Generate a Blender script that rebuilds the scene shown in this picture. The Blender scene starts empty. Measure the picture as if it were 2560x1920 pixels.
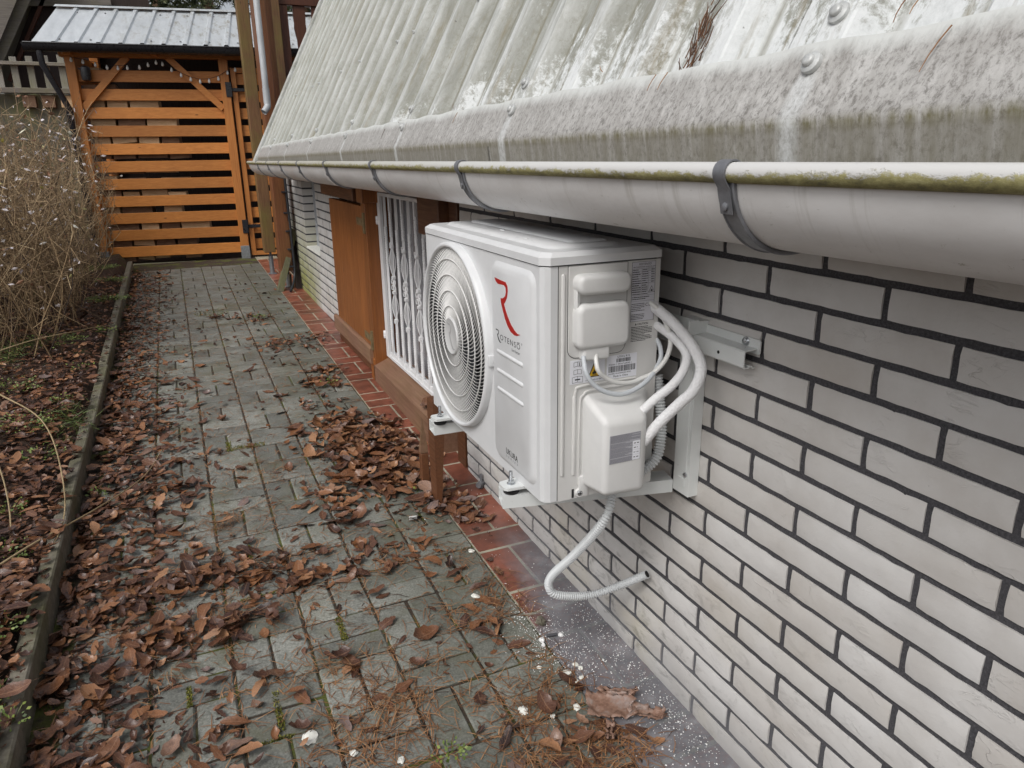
import bpy, bmesh, math, random
from mathutils import Vector, Matrix, noise as mnoise
random.seed(7)
rad = math.radians
scene = bpy.context.scene
COL = scene.collection

# ------------------------------------------------------------------ camera
G, Y0 = 0.025, 1.2                      # the ground rises gently along the path


def gz(y):
    return G * (min(max(y, -3.0), 11.0) - Y0)


cam_d = bpy.data.cameras.new('camera')
cam_d.sensor_width = 36.0
cam_d.lens = 1827.22 / 2560 * 36.0
cam_d.clip_start, cam_d.clip_end = 0.02, 300
cam = bpy.data.objects.new('camera', cam_d)
COL.objects.link(cam)
pitch, yaw, roll = rad(17.6126), rad(24.0796), rad(-0.8085)
F = Vector((math.sin(yaw) * math.cos(pitch), math.cos(yaw) * math.cos(pitch), -math.sin(pitch)))
Rt = F.cross(Vector((0, 0, 1))).normalized()
Up = Rt.cross(F)
R2 = math.cos(roll) * Rt + math.sin(roll) * Up
U2 = -math.sin(roll) * Rt + math.cos(roll) * Up
M = Matrix(((R2.x, U2.x, -F.x, -0.98027), (R2.y, U2.y, -F.y, 0.0), (R2.z, U2.z, -F.z, 1.31), (0, 0, 0, 1)))
cam.matrix_world = M
scene.camera = cam

# ------------------------------------------------------------------ world, sun, exposure
SUN_EL, SUN_ROT = rad(48), rad(-125)
w = bpy.data.worlds.new('World')
scene.world = w
w.use_nodes = True
wt = w.node_tree
bg = wt.nodes['Background']
sky = wt.nodes.new('ShaderNodeTexSky')
sky.sky_type = 'NISHITA'
sky.sun_disc = False
sky.sun_elevation = SUN_EL
sky.sun_rotation = SUN_ROT
sky.air_density, sky.dust_density, sky.ozone_density = 1.0, 4.0, 1.0
hs = wt.nodes.new('ShaderNodeHueSaturation')   # an overcast sky is nearly grey
hs.inputs['Saturation'].default_value = 0.3
wt.links.new(sky.outputs[0], hs.inputs['Color'])
wt.links.new(hs.outputs[0], bg.inputs[0])
bg.inputs[1].default_value = 0.13
sl = bpy.data.lights.new('sun', 'SUN')
sl.energy = 1.3
sl.angle = rad(24)
sl.color = (1.0, 0.985, 0.96)
sun = bpy.data.objects.new('sun', sl)
COL.objects.link(sun)
# sun direction: from the upper left, over the garden
az = -SUN_ROT
sd = Vector((-math.sin(az) * math.cos(SUN_EL), math.cos(az) * math.cos(SUN_EL), math.sin(SUN_EL)))
sun.rotation_euler = sd.to_track_quat('Z', 'Y').to_euler()
scene.view_settings.view_transform = 'Standard'
scene.view_settings.look = 'None'
scene.view_settings.gamma = 1.0
scene.view_settings.use_curve_mapping = False
scene.view_settings.exposure = 0.04
scene.cycles.max_bounces = 5
scene.cycles.diffuse_bounces = 3
scene.cycles.glossy_bounces = 2
scene.cycles.transmission_bounces = 2


# ------------------------------------------------------------------ material helper
class NT:
    def __init__(self, name):
        self.m = bpy.data.materials.new(name)
        self.m.use_nodes = True
        self.t = self.m.node_tree
        self.b = self.t.nodes['Principled BSDF']

    def put(self, node, key, val):
        s = node.inputs[key]
        if isinstance(val, bpy.types.NodeSocket):
            self.t.links.new(val, s)
        elif isinstance(val, (tuple, list)) and len(val) == 3 and s.type == 'RGBA':
            s.default_value = (*val, 1)
        else:
            s.default_value = val

    def n(self, typ, out=0, **kw):
        nd = self.t.nodes.new(typ)
        for k, v in kw.items():
            if k.startswith('_'):
                setattr(nd, k[1:], v)
            else:
                self.put(nd, k, v)
        return nd.outputs[out]

    def pos(self, sc=(1, 1, 1), rot=(0, 0, 0), obj=False):
        if obj:
            v = self.n('ShaderNodeTexCoord', 3)
        else:
            v = self.n('ShaderNodeNewGeometry', 0)
        nd = self.t.nodes.new('ShaderNodeMapping')
        self.t.links.new(v, nd.inputs[0])
        nd.inputs['Scale'].default_value = sc
        nd.inputs['Rotation'].default_value = rot
        return nd.outputs[0]

    def uv(self, sc=(1, 1, 1)):
        v = self.n('ShaderNodeTexCoord', 2)
        nd = self.t.nodes.new('ShaderNodeMapping')
        self.t.links.new(v, nd.inputs[0])
        nd.inputs['Scale'].default_value = sc
        return nd.outputs[0]

    def noise(self, vec, scale, detail=6, rough=0.6, dist=0.0):
        nd = self.t.nodes.new('ShaderNodeTexNoise')
        self.t.links.new(vec, nd.inputs['Vector'])
        nd.inputs['Scale'].default_value = scale
        nd.inputs['Detail'].default_value = min(detail, 5) if detail < 9 else 7
        nd.inputs['Roughness'].default_value = rough
        nd.inputs['Distortion'].default_value = dist
        return nd.outputs[0]

    def vor(self, vec, scale, feature='F1', out=0):
        nd = self.t.nodes.new('ShaderNodeTexVoronoi')
        nd.feature = feature
        self.t.links.new(vec, nd.inputs['Vector'])
        nd.inputs['Scale'].default_value = scale
        return nd.outputs[out]

    def ramp(self, fac, stops):
        nd = self.t.nodes.new('ShaderNodeValToRGB')
        e = nd.color_ramp.elements
        while len(e) < len(stops):
            e.new(0.5)
        for el, (p, c) in zip(e, stops):
            el.position = p
            el.color = (*c, 1) if isinstance(c, (tuple, list)) else (c, c, c, 1)
        self.t.links.new(fac, nd.inputs[0])
        return nd.outputs[0]

    def mix(self, fac, a, b, mode='MIX'):
        nd = self.t.nodes.new('ShaderNodeMix')
        nd.data_type = 'RGBA'
        nd.blend_type = mode
        self.put(nd, 0, fac)
        self.put(nd, 6, a)
        self.put(nd, 7, b)
        return nd.outputs[2]

    def math(self, op, a, b=0.0, clamp=False):
        nd = self.t.nodes.new('ShaderNodeMath')
        nd.operation = op
        nd.use_clamp = clamp
        self.put(nd, 0, a)
        self.put(nd, 1, b)
        return nd.outputs[0]

    def mr(self, v, a, b, c=0.0, d=1.0):
        nd = self.t.nodes.new('ShaderNodeMapRange')
        for i, x in enumerate((v, a, b, c, d)):
            self.put(nd, i, x)
        return nd.outputs[0]

    def xyz(self):
        nd = self.t.nodes.new('ShaderNodeSeparateXYZ')
        self.t.links.new(self.n('ShaderNodeNewGeometry', 0), nd.inputs[0])
        return nd.outputs

    def rnd(self):
        return self.n('ShaderNodeObjectInfo', 5)

    def bump(self, h, strength=0.3, dist=0.002, prev=None):
        nd = self.t.nodes.new('ShaderNodeBump')
        nd.inputs['Strength'].default_value = strength
        nd.inputs['Distance'].default_value = dist
        self.t.links.new(h, nd.inputs['Height'])
        if prev is not None:
            self.t.links.new(prev, nd.inputs['Normal'])
        return nd.outputs[0]

    def fin(self, col, rough=0.6, normal=None, metal=0.0, spec=0.5):
        self.put(self.b, 'Base Color', col)
        self.put(self.b, 'Roughness', rough)
        self.put(self.b, 'Metallic', metal)
        self.put(self.b, 'Specular IOR Level', spec)
        if normal is not None:
            self.t.links.new(normal, self.b.inputs['Normal'])
        return self.m


def simple(name, c, rough=0.5, metal=0.0, var=0.12, scale=12, bump=0.0, bscale=150, spec=0.5):
    t = NT(name)
    v = t.pos()
    f = t.noise(v, scale, 7, 0.65)
    a = tuple(x * (1 - var) for x in c)
    b = tuple(min(1, x * (1 + var)) for x in c)
    col = t.ramp(f, [(0.3, a), (0.7, b)])
    nrm = t.bump(t.noise(v, bscale, 4), bump, 0.001) if bump else None
    r = t.mr(t.noise(v, scale * 2.3, 4), 0.3, 0.7, max(0.05, rough - 0.08), min(1, rough + 0.1))
    return t.fin(col, r, nrm, metal, spec)


def wood(name, dark, light, axis='z', rough=0.55, green=None, scale=18):
    t = NT(name)
    st = {'z': (7, 7, 0.35), 'x': (0.35, 7, 7), 'y': (7, 0.35, 7)}[axis]
    v = t.pos(st)
    f = t.noise(v, scale, 6, 0.6, 0.6)
    col = t.ramp(f, [(0.25, dark), (0.5, tuple((a + b) / 2 for a, b in zip(dark, light))), (0.75, light)])
    big = t.noise(t.pos(), 1.7, 5, 0.6)
    col = t.mix(t.mr(big, 0.35, 0.7, 0, 0.4), col, tuple(x * 0.62 for x in dark))
    hue = t.n('ShaderNodeHueSaturation', Value=t.mr(t.rnd(), 0, 1, 0.74, 1.12), Color=col)
    col = hue
    kn = t.vor(t.pos(tuple(1.0 if s < 1 else 3.0 for s in st)), 3.2)
    col = t.mix(t.mr(kn, 0.03, 0.075, 0.75, 0), col, (0.03, 0.012, 0.005))
    if green:
        g = t.noise(t.pos((1, 1, 0.6)), 5, 8, 0.7)
        col = t.mix(t.mr(g, 0.42, 0.66, 0, green), col, (0.17, 0.17, 0.03))
    return t.fin(col, t.mr(f, 0.2, 0.8, rough + 0.1, rough - 0.1), t.bump(f, 0.25, 0.001))


MAT = {}
SLOPE = rad(62)
PIT = 0.21125                             # rib spacing of the roof sheets
BOLT0 = 0.696


def build_materials():
    # --- pavers: wet grey-green concrete
    t = NT('paver_concrete')
    v = t.pos()
    a = t.noise(v, 160, 3, 0.7)
    b = t.noise(v, 9, 8, 0.65)
    r = t.rnd()
    col = t.ramp(b, [(0.28, (0.125, 0.131, 0.11)), (0.52, (0.22, 0.228, 0.2)), (0.8, (0.33, 0.335, 0.3))])
    col = t.mix(t.mr(a, 0.4, 0.72, 0, 0.55), col, (0.38, 0.37, 0.34))
    col = t.mix(t.mr(a, 0.6, 0.28, 0, 0.5), col, (0.07, 0.07, 0.062))
    hv = t.n('ShaderNodeHueSaturation', Value=t.mr(r, 0, 1, 0.64, 1.15), Color=col)
    g = t.noise(v, 4.3, 9, 0.72)
    col = t.mix(t.mr(g, 0.48, 0.7, 0, 0.7), hv, (0.115, 0.112, 0.06))
    p = t.xyz()
    # slabs beside the tiles are darker and greener
    gg = t.math('MULTIPLY', t.mr(p[0], -0.62, -0.42, 0, 0.55), t.mr(t.noise(v, 3, 6), 0.3, 0.65, 0.2, 1))
    col = t.mix(gg, col, (0.075, 0.082, 0.058))
    MAT['paver'] = t.fin(col, t.mr(b, 0.3, 0.7, 0.42, 0.75), t.bump(a, 0.5, 0.0016, t.bump(t.noise(v, 35, 6), 0.4, 0.003)))
    t = NT('joint_soil')
    v = t.pos()
    a = t.noise(v, 60, 8, 0.7)
    col = t.ramp(a, [(0.3, (0.018, 0.014, 0.01)), (0.6, (0.065, 0.045, 0.03)), (0.8, (0.12, 0.08, 0.05))])
    m = t.noise(v, 6.5, 5, 0.6)
    col = t.mix(t.mr(m, 0.5, 0.6), col, (0.085, 0.095, 0.018))
    MAT['joint'] = t.fin(col, 0.9, t.bump(a, 0.8, 0.006))
    t = NT('bed_soil')
    v = t.pos()
    a = t.noise(v, 25, 10, 0.75)
    col = t.ramp(a, [(0.25, (0.01, 0.007, 0.006)), (0.5, (0.06, 0.034, 0.022)), (0.75, (0.14, 0.075, 0.045))])
    m = t.noise(v, 2.2, 7, 0.6)
    col = t.mix(t.mr(m, 0.58, 0.66, 0, 0.7), col, (0.06, 0.075, 0.014))
    MAT['soil'] = t.fin(col, 0.85, t.bump(a, 1.0, 0.02))

    # --- red clinker tiles with drilling dust
    def dusty(name, c1, c2, c3, rnd=True):
        t = NT(name)
        v = t.pos()
        b = t.noise(v, 14, 7, 0.65)
        col = t.ramp(b, [(0.3, c1), (0.55, c2), (0.8, c3)])
        if rnd:
            col = t.n('ShaderNodeHueSaturation', Value=t.mr(t.rnd(), 0, 1, 0.75, 1.2), Color=col)
        dk = t.noise(v, 3.1, 7, 0.65)
        col = t.mix(t.mr(dk, 0.5, 0.68, 0, 0.6), col, (0.055, 0.03, 0.02))
        p = t.xyz()
        n1 = t.noise(t.pos((1, 0.6, 1)), 6.0, 8, 0.72)
        e = t.math('ADD', p[0], t.math('MULTIPLY', t.math('SUBTRACT', n1, 0.5), 0.3))
        e = t.math('ADD', e, t.mr(p[1], 1.85, 1.25, 0.0, 0.24))
        near = t.mr(t.math('ADD', p[1], t.math('MULTIPLY', n1, 0.7)), 2.6, 2.25)
        d = t.math('MULTIPLY', t.mr(e, -0.15, -0.055, 0.03, 1), near)
        fine = t.noise(v, 130, 3, 0.7)
        dustc = t.ramp(t.noise(v, 11, 9, 0.7), [(0.3, (0.1, 0.105, 0.118)), (0.55, (0.175, 0.18, 0.196)), (0.75, (0.3, 0.305, 0.32))])
        d = t.math('MULTIPLY', d, t.mr(fine, 0.25, 0.6, 0.7, 1.0))
        col = t.mix(t.math('MULTIPLY', d, 0.98), col, dustc)
        return t.fin(col, t.mr(d, 0, 1, 0.38, 0.95), t.bump(b, 0.3, 0.002))

    MAT['tile'] = dusty('clinker_tile', (0.13, 0.045, 0.03), (0.24, 0.08, 0.05), (0.32, 0.125, 0.085))
    MAT['tile_joint'] = dusty('tile_mortar', (0.26, 0.245, 0.18), (0.42, 0.4, 0.31), (0.5, 0.48, 0.38), False)

    # --- white facing brick
    t = NT('white_brick')
    v = t.pos()
    fine = t.noise(v, 240, 3, 0.7)
    col = t.ramp(t.noise(v, 6, 7, 0.6), [(0.3, (0.53, 0.508, 0.485)), (0.55, (0.605, 0.59, 0.573)), (0.8, (0.655, 0.645, 0.633))])
    col = t.n('ShaderNodeHueSaturation', Value=t.mr(t.rnd(), 0, 1, 0.91, 1.04), Saturation=t.mr(t.rnd(), 0, 1, 1.7, 0.7), Color=col)
    spk = t.noise(v, 75, 4, 0.8)
    col = t.mix(t.mr(spk, 0.7, 0.77, 0, 0.85), col, (0.14, 0.13, 0.12))
    sm = t.noise(t.pos((1, 2.2, 4)), 6.5, 9, 0.72, 0.8)
    p = t.xyz()
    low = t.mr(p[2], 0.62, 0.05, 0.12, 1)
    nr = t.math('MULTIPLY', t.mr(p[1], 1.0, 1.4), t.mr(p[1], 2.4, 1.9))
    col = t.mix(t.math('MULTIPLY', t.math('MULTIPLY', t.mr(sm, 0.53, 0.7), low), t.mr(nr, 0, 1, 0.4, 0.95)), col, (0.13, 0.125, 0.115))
    warm = t.noise(v, 3.5, 6, 0.6)
    col = t.mix(t.math('MULTIPLY', t.mr(warm, 0.5, 0.75, 0, 0.45), t.mr(p[2], 0.45, 0.0)), col, (0.5, 0.45, 0.27))
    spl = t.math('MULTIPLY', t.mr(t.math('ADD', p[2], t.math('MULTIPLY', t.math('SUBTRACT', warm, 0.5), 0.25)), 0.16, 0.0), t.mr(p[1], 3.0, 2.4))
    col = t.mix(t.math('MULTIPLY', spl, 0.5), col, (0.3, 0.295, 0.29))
    al = t.math('MULTIPLY', t.mr(t.math('ADD', p[1], t.math('MULTIPLY', t.noise(v, 2.5, 6), 1.2)), 6.3, 7.1), t.mr(t.math('SUBTRACT', p[2], t.math('MULTIPLY', warm, 0.8)), 0.5, -0.15))
    col = t.mix(t.math('MULTIPLY', al, 0.85), col, (0.26, 0.27, 0.05))
    cn = t.noise(t.pos((1, 1.0, 2.6)), 16, 4, 0.55, 0.9)
    cl = t.mr(t.math('ABSOLUTE', t.math('SUBTRACT', cn, 0.5)), 0.0, 0.022, 1, 0)
    cl = t.math('MULTIPLY', cl, t.mr(t.noise(v, 9, 3), 0.52, 0.66))
    und = t.noise(t.pos((1, 1, 1.6)), 18, 5, 0.6)
    nrm = t.bump(cl, 0.55, 0.0018, t.bump(und, 0.45, 0.003, t.bump(fine, 0.35, 0.0008)))
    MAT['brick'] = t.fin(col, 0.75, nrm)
    t = NT('dark_mortar')
    v = t.pos()
    a = t.noise(v, 230, 4, 0.75)
    col = t.ramp(a, [(0.3, (0.026, 0.025, 0.028)), (0.6, (0.078, 0.076, 0.084)), (0.85, (0.2, 0.195, 0.205))])
    p = t.xyz()
    dm = t.math('MULTIPLY', t.mr(p[2], 0.3, 0.0), t.mr(t.noise(v, 4, 6), 0.35, 0.6, 0.2, 1))
    col = t.mix(t.math('MULTIPLY', dm, 0.75), col, (0.2, 0.2, 0.215))
    MAT['mortar'] = t.fin(col, 0.9, t.bump(a, 0.8, 0.002))

    # --- weathered roof sheet (uv: u along the eave, v up the slope)
    t = NT('roof_sheet')
    uvs = t.uv((26, 5, 1))
    sp = t.n('ShaderNodeSeparateXYZ', 0, Vector=t.n('ShaderNodeTexCoord', 2))
    spn = sp.node
    uu, vv = spn.outputs[0], spn.outputs[1]
    st = t.noise(t.uv((9, 1.6, 1)), 3.0, 10, 0.72, 0.5)
    fl = t.noise(t.uv((75, 40, 1)), 1.2, 10, 0.82, 0.3)
    mid = t.noise(t.uv((14, 4.5, 1)), 1.0, 8, 0.7)
    grey = t.ramp(st, [(0.25, (0.2, 0.202, 0.175)), (0.5, (0.315, 0.32, 0.29)), (0.75, (0.445, 0.452, 0.43))])
    grey = t.mix(t.mr(fl, 0.52, 0.4, 0, 0.45), grey, (0.2, 0.195, 0.15))
    nearw = t.mr(t.math('ADD', uu, t.math('MULTIPLY', vv, 2.2)), 3.6, 0.8, -0.17, 0.035)
    edge = t.mr(vv, 0.3, 0.08, 0, 0.12)
    k = t.math('ADD', t.math('ADD', t.math('MULTIPLY', fl, 0.42), t.math('MULTIPLY', mid, 0.62)), t.math('ADD', nearw, edge))
    white = t.ramp(fl, [(0.3, (0.52, 0.54, 0.535)), (0.6, (0.69, 0.71, 0.71))])
    col = t.mix(t.mr(k, 0.535, 0.6), grey, white)
    br = t.noise(t.uv((22, 1.8, 1)), 1.5, 8, 0.75)
    col = t.mix(t.mr(br, 0.54, 0.7, 0, 0.8), col, (0.2, 0.165, 0.09))
    dots = t.noise(t.uv((80, 50, 1)), 1.0, 5, 0.75)
    col = t.mix(t.mr(dots, 0.655, 0.7, 0, 0.85), col, (0.035, 0.03, 0.022))
    gr = t.mr(uu, 2.0, 6.0, 0, 0.42)
    col = t.mix(gr, col, (0.36, 0.375, 0.24), 'MULTIPLY') if False else t.mix(t.math('MULTIPLY', gr, t.mr(st, 0.3, 0.7, 1.0, 0.4)), col, (0.35, 0.36, 0.295))
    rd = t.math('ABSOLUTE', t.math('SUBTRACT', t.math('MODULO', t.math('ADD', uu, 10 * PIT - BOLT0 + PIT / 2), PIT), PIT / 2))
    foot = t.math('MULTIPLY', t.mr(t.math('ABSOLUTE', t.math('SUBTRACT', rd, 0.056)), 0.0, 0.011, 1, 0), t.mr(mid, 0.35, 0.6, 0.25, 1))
    col = t.mix(t.math('MULTIPLY', foot, 0.75), col, (0.17, 0.155, 0.1))  # olive weathering along rib feet, painted in to strengthen the rib shading
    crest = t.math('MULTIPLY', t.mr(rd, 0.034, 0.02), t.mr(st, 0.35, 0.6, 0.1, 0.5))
    col = t.mix(crest, col, (0.74, 0.76, 0.76))  # pale weathered crest stripe, painted in to lift the ribs like a highlight
    MAT['roof'] = t.fin(col, t.mr(fl, 0.3, 0.7, 0.55, 0.8), t.bump(fl, 0.4, 0.0016))
    t = NT('eave_flashing')
    st = t.noise(t.uv((10, 2.2, 1)), 3.0, 10, 0.72, 0.6)
    fl = t.noise(t.uv((95, 60, 1)), 1.2, 10, 0.82, 0.3)
    sp = t.n('ShaderNodeSeparateXYZ', 0, Vector=t.n('ShaderNodeTexCoord', 2)).node
    uu, vv = sp.outputs[0], sp.outputs[1]
    col = t.ramp(st, [(0.25, (0.29, 0.275, 0.255)), (0.5, (0.42, 0.41, 0.392)), (0.75, (0.57, 0.562, 0.545))])
    col = t.mix(t.mr(fl, 0.52, 0.38, 0, 0.8), col, (0.14, 0.13, 0.115))
    col = t.mix(t.mr(fl, 0.58, 0.74, 0, 0.65), col, (0.66, 0.66, 0.62))
    col = t.mix(t.mr(t.math('ADD', vv, t.math('MULTIPLY', st, 0.03)), 0.085, 0.106, 0, 0.85), col, (0.68, 0.7, 0.68))
    rn = t.noise(t.uv((26, 3, 1)), 2.0, 8, 0.7)
    lowd = t.mr(vv, -0.002, -0.012)
    col = t.mix(t.math('MULTIPLY', lowd, t.mr(rn, 0.35, 0.65, 0.35, 0.85)), col, (0.2, 0.185, 0.14))
    alg = t.math('MULTIPLY', t.mr(t.math('ABSOLUTE', t.math('ADD', vv, 0.006)), 0.012, 0.0), t.mr(rn, 0.38, 0.6))
    col = t.mix(t.math('MULTIPLY', alg, 0.8), col, (0.13, 0.115, 0.04))
    # pale runs washed clean below each bolt
    du = t.math('ABSOLUTE', t.math('SUBTRACT', t.math('MODULO', t.math('ADD', uu, 0.5715), 0.845), 0.4225))
    wob = t.math('MULTIPLY', t.math('SUBTRACT', t.noise(t.uv((30, 8, 1)), 2, 5), 0.5), 0.03)
    run = t.mr(t.math('ADD', du, wob), 0.02, 0.008)
    run = t.math('MULTIPLY', run, t.mr(vv, 0.068, 0.05))
    col = t.mix(t.math('MULTIPLY', run, t.mr(fl, 0.35, 0.6, 0.3, 0.75)), col, (0.66, 0.68, 0.68))
    MAT['flash'] = t.fin(col, t.mr(fl, 0.3, 0.7, 0.4, 0.65), t.bump(fl, 0.3, 0.0012))

    # --- gutter
    t = NT('gutter_paint')
    v = t.pos()
    a = t.noise(t.pos((1, 0.35, 1)), 14, 8, 0.7)
    col = t.ramp(a, [(0.3, (0.62, 0.605, 0.59)), (0.6, (0.72, 0.71, 0.7)), (0.85, (0.77, 0.765, 0.76))])
    s = t.noise(t.pos((1, 0.5, 1)), 70, 5, 0.85)
    p = t.xyz()
    spm = t.math('MULTIPLY', t.mr(s, 0.62, 0.69), t.mr(p[2], 1.235, 1.18, 0.25, 1))
    col = t.mix(spm, col, (0.16, 0.14, 0.05))
    gs = t.noise(t.pos((1, 7, 0.5)), 5, 6, 0.7)
    col = t.mix(t.math('MULTIPLY', t.mr(gs, 0.56, 0.72, 0, 0.5), t.mr(p[2], 1.27, 1.2, 1, 0.35)), col, (0.33, 0.31, 0.26))
    MAT['gutter'] = t.fin(col, t.mr(a, 0.3, 0.7, 0.33, 0.55), t.bump(a, 0.08, 0.002))
    t = NT('mossy_bead')
    v = t.pos((1, 0.55, 1))
    a = t.noise(v, 60, 8, 0.8)
    b = t.noise(v, 9, 6, 0.7)
    nz = t.n('ShaderNodeSeparateXYZ', 0, Vector=t.n('ShaderNodeNewGeometry', 1)).node.outputs[2]
    md = t.math('ADD', t.math('SUBTRACT', 0.17, nz), t.math('ADD', t.math('MULTIPLY', t.math('SUBTRACT', a, 0.5), 2.6), t.math('MULTIPLY', t.math('SUBTRACT', b, 0.5), 1.6)))
    mossc = t.ramp(a, [(0.3, (0.06, 0.05, 0.012)), (0.5, (0.24, 0.215, 0.06)), (0.72, (0.42, 0.39, 0.18))])
    p = t.xyz()
    basec = t.mix(t.mr(p[1], 1.2, 3.0, 0, 0.6), (0.62, 0.615, 0.6), (0.38, 0.365, 0.27))
    col = t.mix(t.mr(md, 0.0, 0.4, 0, 0.92), basec, mossc)
    MAT['bead'] = t.fin(col, t.mr(md, 0, 0.3, 0.4, 0.85), t.bump(t.math('MULTIPLY', a, t.mr(md, 0, 0.25)), 0.6, 0.002))
    MAT['strap'] = simple('galvanised_strap', (0.2, 0.205, 0.22), 0.45, 0.35, 0.3, 22, 0.1)
    MAT['galv'] = simple('galvanised_steel', (0.42, 0.44, 0.46), 0.35, 0.8, 0.2, 40)
    MAT['zinc_bolt'] = simple('zinc_bolt', (0.62, 0.64, 0.66), 0.22, 1.0, 0.15, 60)
    MAT['washer'] = simple('bolt_washer', (0.5, 0.51, 0.5), 0.4, 0.2, 0.25, 70)
    MAT['rubber'] = simple('black_rubber', (0.015, 0.015, 0.016), 0.55)
    MAT['hole'] = simple('dark_opening', (0.008, 0.008, 0.008), 0.9)

    # --- air conditioner
    t = NT('ac_white_metal')
    v = t.pos()
    a = t.noise(v, 22, 6, 0.6)
    wet = t.noise(t.pos((1, 1, 0.45)), 190, 3, 0.6)
    col = t.ramp(a, [(0.3, (0.65, 0.658, 0.665)), (0.7, (0.69, 0.698, 0.705))])
    MAT['ac'] = t.fin(col, t.mr(a, 0.3, 0.7, 0.3, 0.42), t.bump(t.noise(v, 500, 2), 0.05, 0.0004))
    MAT['ac_side'] = simple('ac_side_metal', (0.63, 0.625, 0.61), 0.42, 0, 0.03, 12, 0.04, 500)
    MAT['ac_plastic'] = simple('ac_plastic', (0.66, 0.66, 0.65), 0.5, 0, 0.03, 25, 0.06, 300)
    MAT['grille_plastic'] = simple('grille_plastic', (0.7, 0.695, 0.68), 0.42, 0, 0.03, 25)
    MAT['hub'] = simple('hub_grey', (0.58, 0.58, 0.575), 0.45, 0, 0.03)
    MAT['hub_mark'] = simple('hub_mark', (0.42, 0.42, 0.42), 0.4)
    MAT['fan_dark'] = simple('fan_blade_dark', (0.02, 0.022, 0.026), 0.5)
    MAT['cavity'] = simple('fan_cavity', (0.05, 0.05, 0.053), 0.7)
    MAT['red_print'] = simple('red_print', (0.42, 0.016, 0.012), 0.35, 0, 0.04)
    MAT['ink'] = simple('black_ink', (0.018, 0.018, 0.02), 0.5)
    MAT['grey_ink'] = simple('grey_ink', (0.2, 0.2, 0.22), 0.5)
    MAT['label_silver'] = simple('label_silver', (0.62, 0.62, 0.67), 0.35, 0.1, 0.04)
    MAT['label_grey'] = simple('label_grey', (0.42, 0.42, 0.46), 0.45, 0.0, 0.04)
    MAT['label_white'] = simple('label_white', (0.76, 0.77, 0.82), 0.4, 0, 0.03)
    MAT['yellow'] = simple('warning_yellow', (0.75, 0.45, 0.01), 0.4, 0, 0.04)
    MAT['bracket'] = simple('white_bracket', (0.68, 0.7, 0.69), 0.35, 0, 0.04, 10)
    MAT['cable_grey'] = simple('cable_grey', (0.52, 0.55, 0.58), 0.4, 0, 0.04)
    MAT['cable_white'] = simple('cable_white', (0.68, 0.68, 0.66), 0.4, 0, 0.04)
    MAT['hose'] = simple('hose_white', (0.58, 0.6, 0.61), 0.38, 0, 0.05, 30)
    t = NT('pipe_insulation')
    v = t.pos()
    c = t.vor(v, 240)
    col = t.ramp(t.noise(v, 30, 6), [(0.3, (0.68, 0.68, 0.69)), (0.7, (0.77, 0.77, 0.78))])
    MAT['insul'] = t.fin(col, 0.65, t.bump(c, 0.55, 0.0018))

    # --- timber
    MAT['orange_x'] = wood('orange_stained_board', (0.47, 0.16, 0.03), (0.68, 0.275, 0.065), 'x', 0.5, None, 10)
    MAT['orange_z'] = wood('orange_stained_post', (0.44, 0.145, 0.028), (0.62, 0.25, 0.06), 'z', 0.5, None, 10)
    MAT['shutter_z'] = wood('brown_stained_shutter', (0.185, 0.058, 0.014), (0.36, 0.125, 0.028), 'z', 0.45, None, 12)
    MAT['shutter_y'] = wood('brown_stained_frame', (0.15, 0.05, 0.018), (0.3, 0.11, 0.035), 'y', 0.45, None, 12)
    MAT['sill'] = wood('weathered_sill', (0.17, 0.085, 0.05), (0.3, 0.17, 0.115), 'y', 0.5, 0.15, 9)
    MAT['dark_y'] = wood('dark_brown_beam', (0.09, 0.035, 0.016), (0.19, 0.075, 0.03), 'y', 0.5)
    MAT['post_green'] = wood('algae_post', (0.12, 0.055, 0.025), (0.26, 0.135, 0.055), 'z', 0.6, 0.45)
    MAT['post_brown'] = wood('brown_post', (0.15, 0.05, 0.02), (0.3, 0.115, 0.045), 'z', 0.5, 0.12)
    MAT['baluster'] = wood('baluster_brown', (0.08, 0.026, 0.014), (0.17, 0.058, 0.027), 'z', 0.5)
    MAT['grey_wood'] = wood('grey_weathered', (0.21, 0.195, 0.17), (0.4, 0.38, 0.335), 'z', 0.8, 0.35)
    MAT['grey_wood_x'] = wood('grey_weathered_x', (0.16, 0.14, 0.12), (0.34, 0.3, 0.26), 'x', 0.8, 0.3)
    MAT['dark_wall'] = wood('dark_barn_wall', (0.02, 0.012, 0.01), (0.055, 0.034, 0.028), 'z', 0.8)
    MAT['firewood'] = wood('split_firewood', (0.5, 0.31, 0.16), (0.8, 0.58, 0.36), 'x', 0.75, None, 8)
    MAT['firebark'] = wood('firewood_bark', (0.14, 0.08, 0.05), (0.34, 0.2, 0.12), 'x', 0.85, None, 8)
    MAT['old_board'] = wood('old_grey_board', (0.1, 0.095, 0.07), (0.23, 0.215, 0.17), 'z', 0.8, 0.5)
    MAT['beam_green'] = wood('algae_beam', (0.17, 0.17, 0.1), (0.5, 0.49, 0.37), 'x', 0.8, 0.45)
    t = NT('zinc_sheet')
    uvn = t.noise(t.pos((5, 1.2, 1)), 2.4, 9, 0.7)
    p = t.xyz()
    col = t.ramp(uvn, [(0.3, (0.55, 0.58, 0.6)), (0.7, (0.74, 0.77, 0.79))])
    dirt = t.noise(t.pos((3, 1, 1)), 5, 8, 0.75)
    col = t.mix(t.math('MULTIPLY', t.mr(dirt, 0.5, 0.68), t.mr(p[0], -1.5, -0.6, 0.1, 0.85)), col, (0.3, 0.27, 0.2))
    MAT['zinc'] = t.fin(col, 0.32, None, 0.25)
    MAT['black_plastic'] = simple('black_plastic', (0.016, 0.016, 0.02), 0.3)
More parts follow.
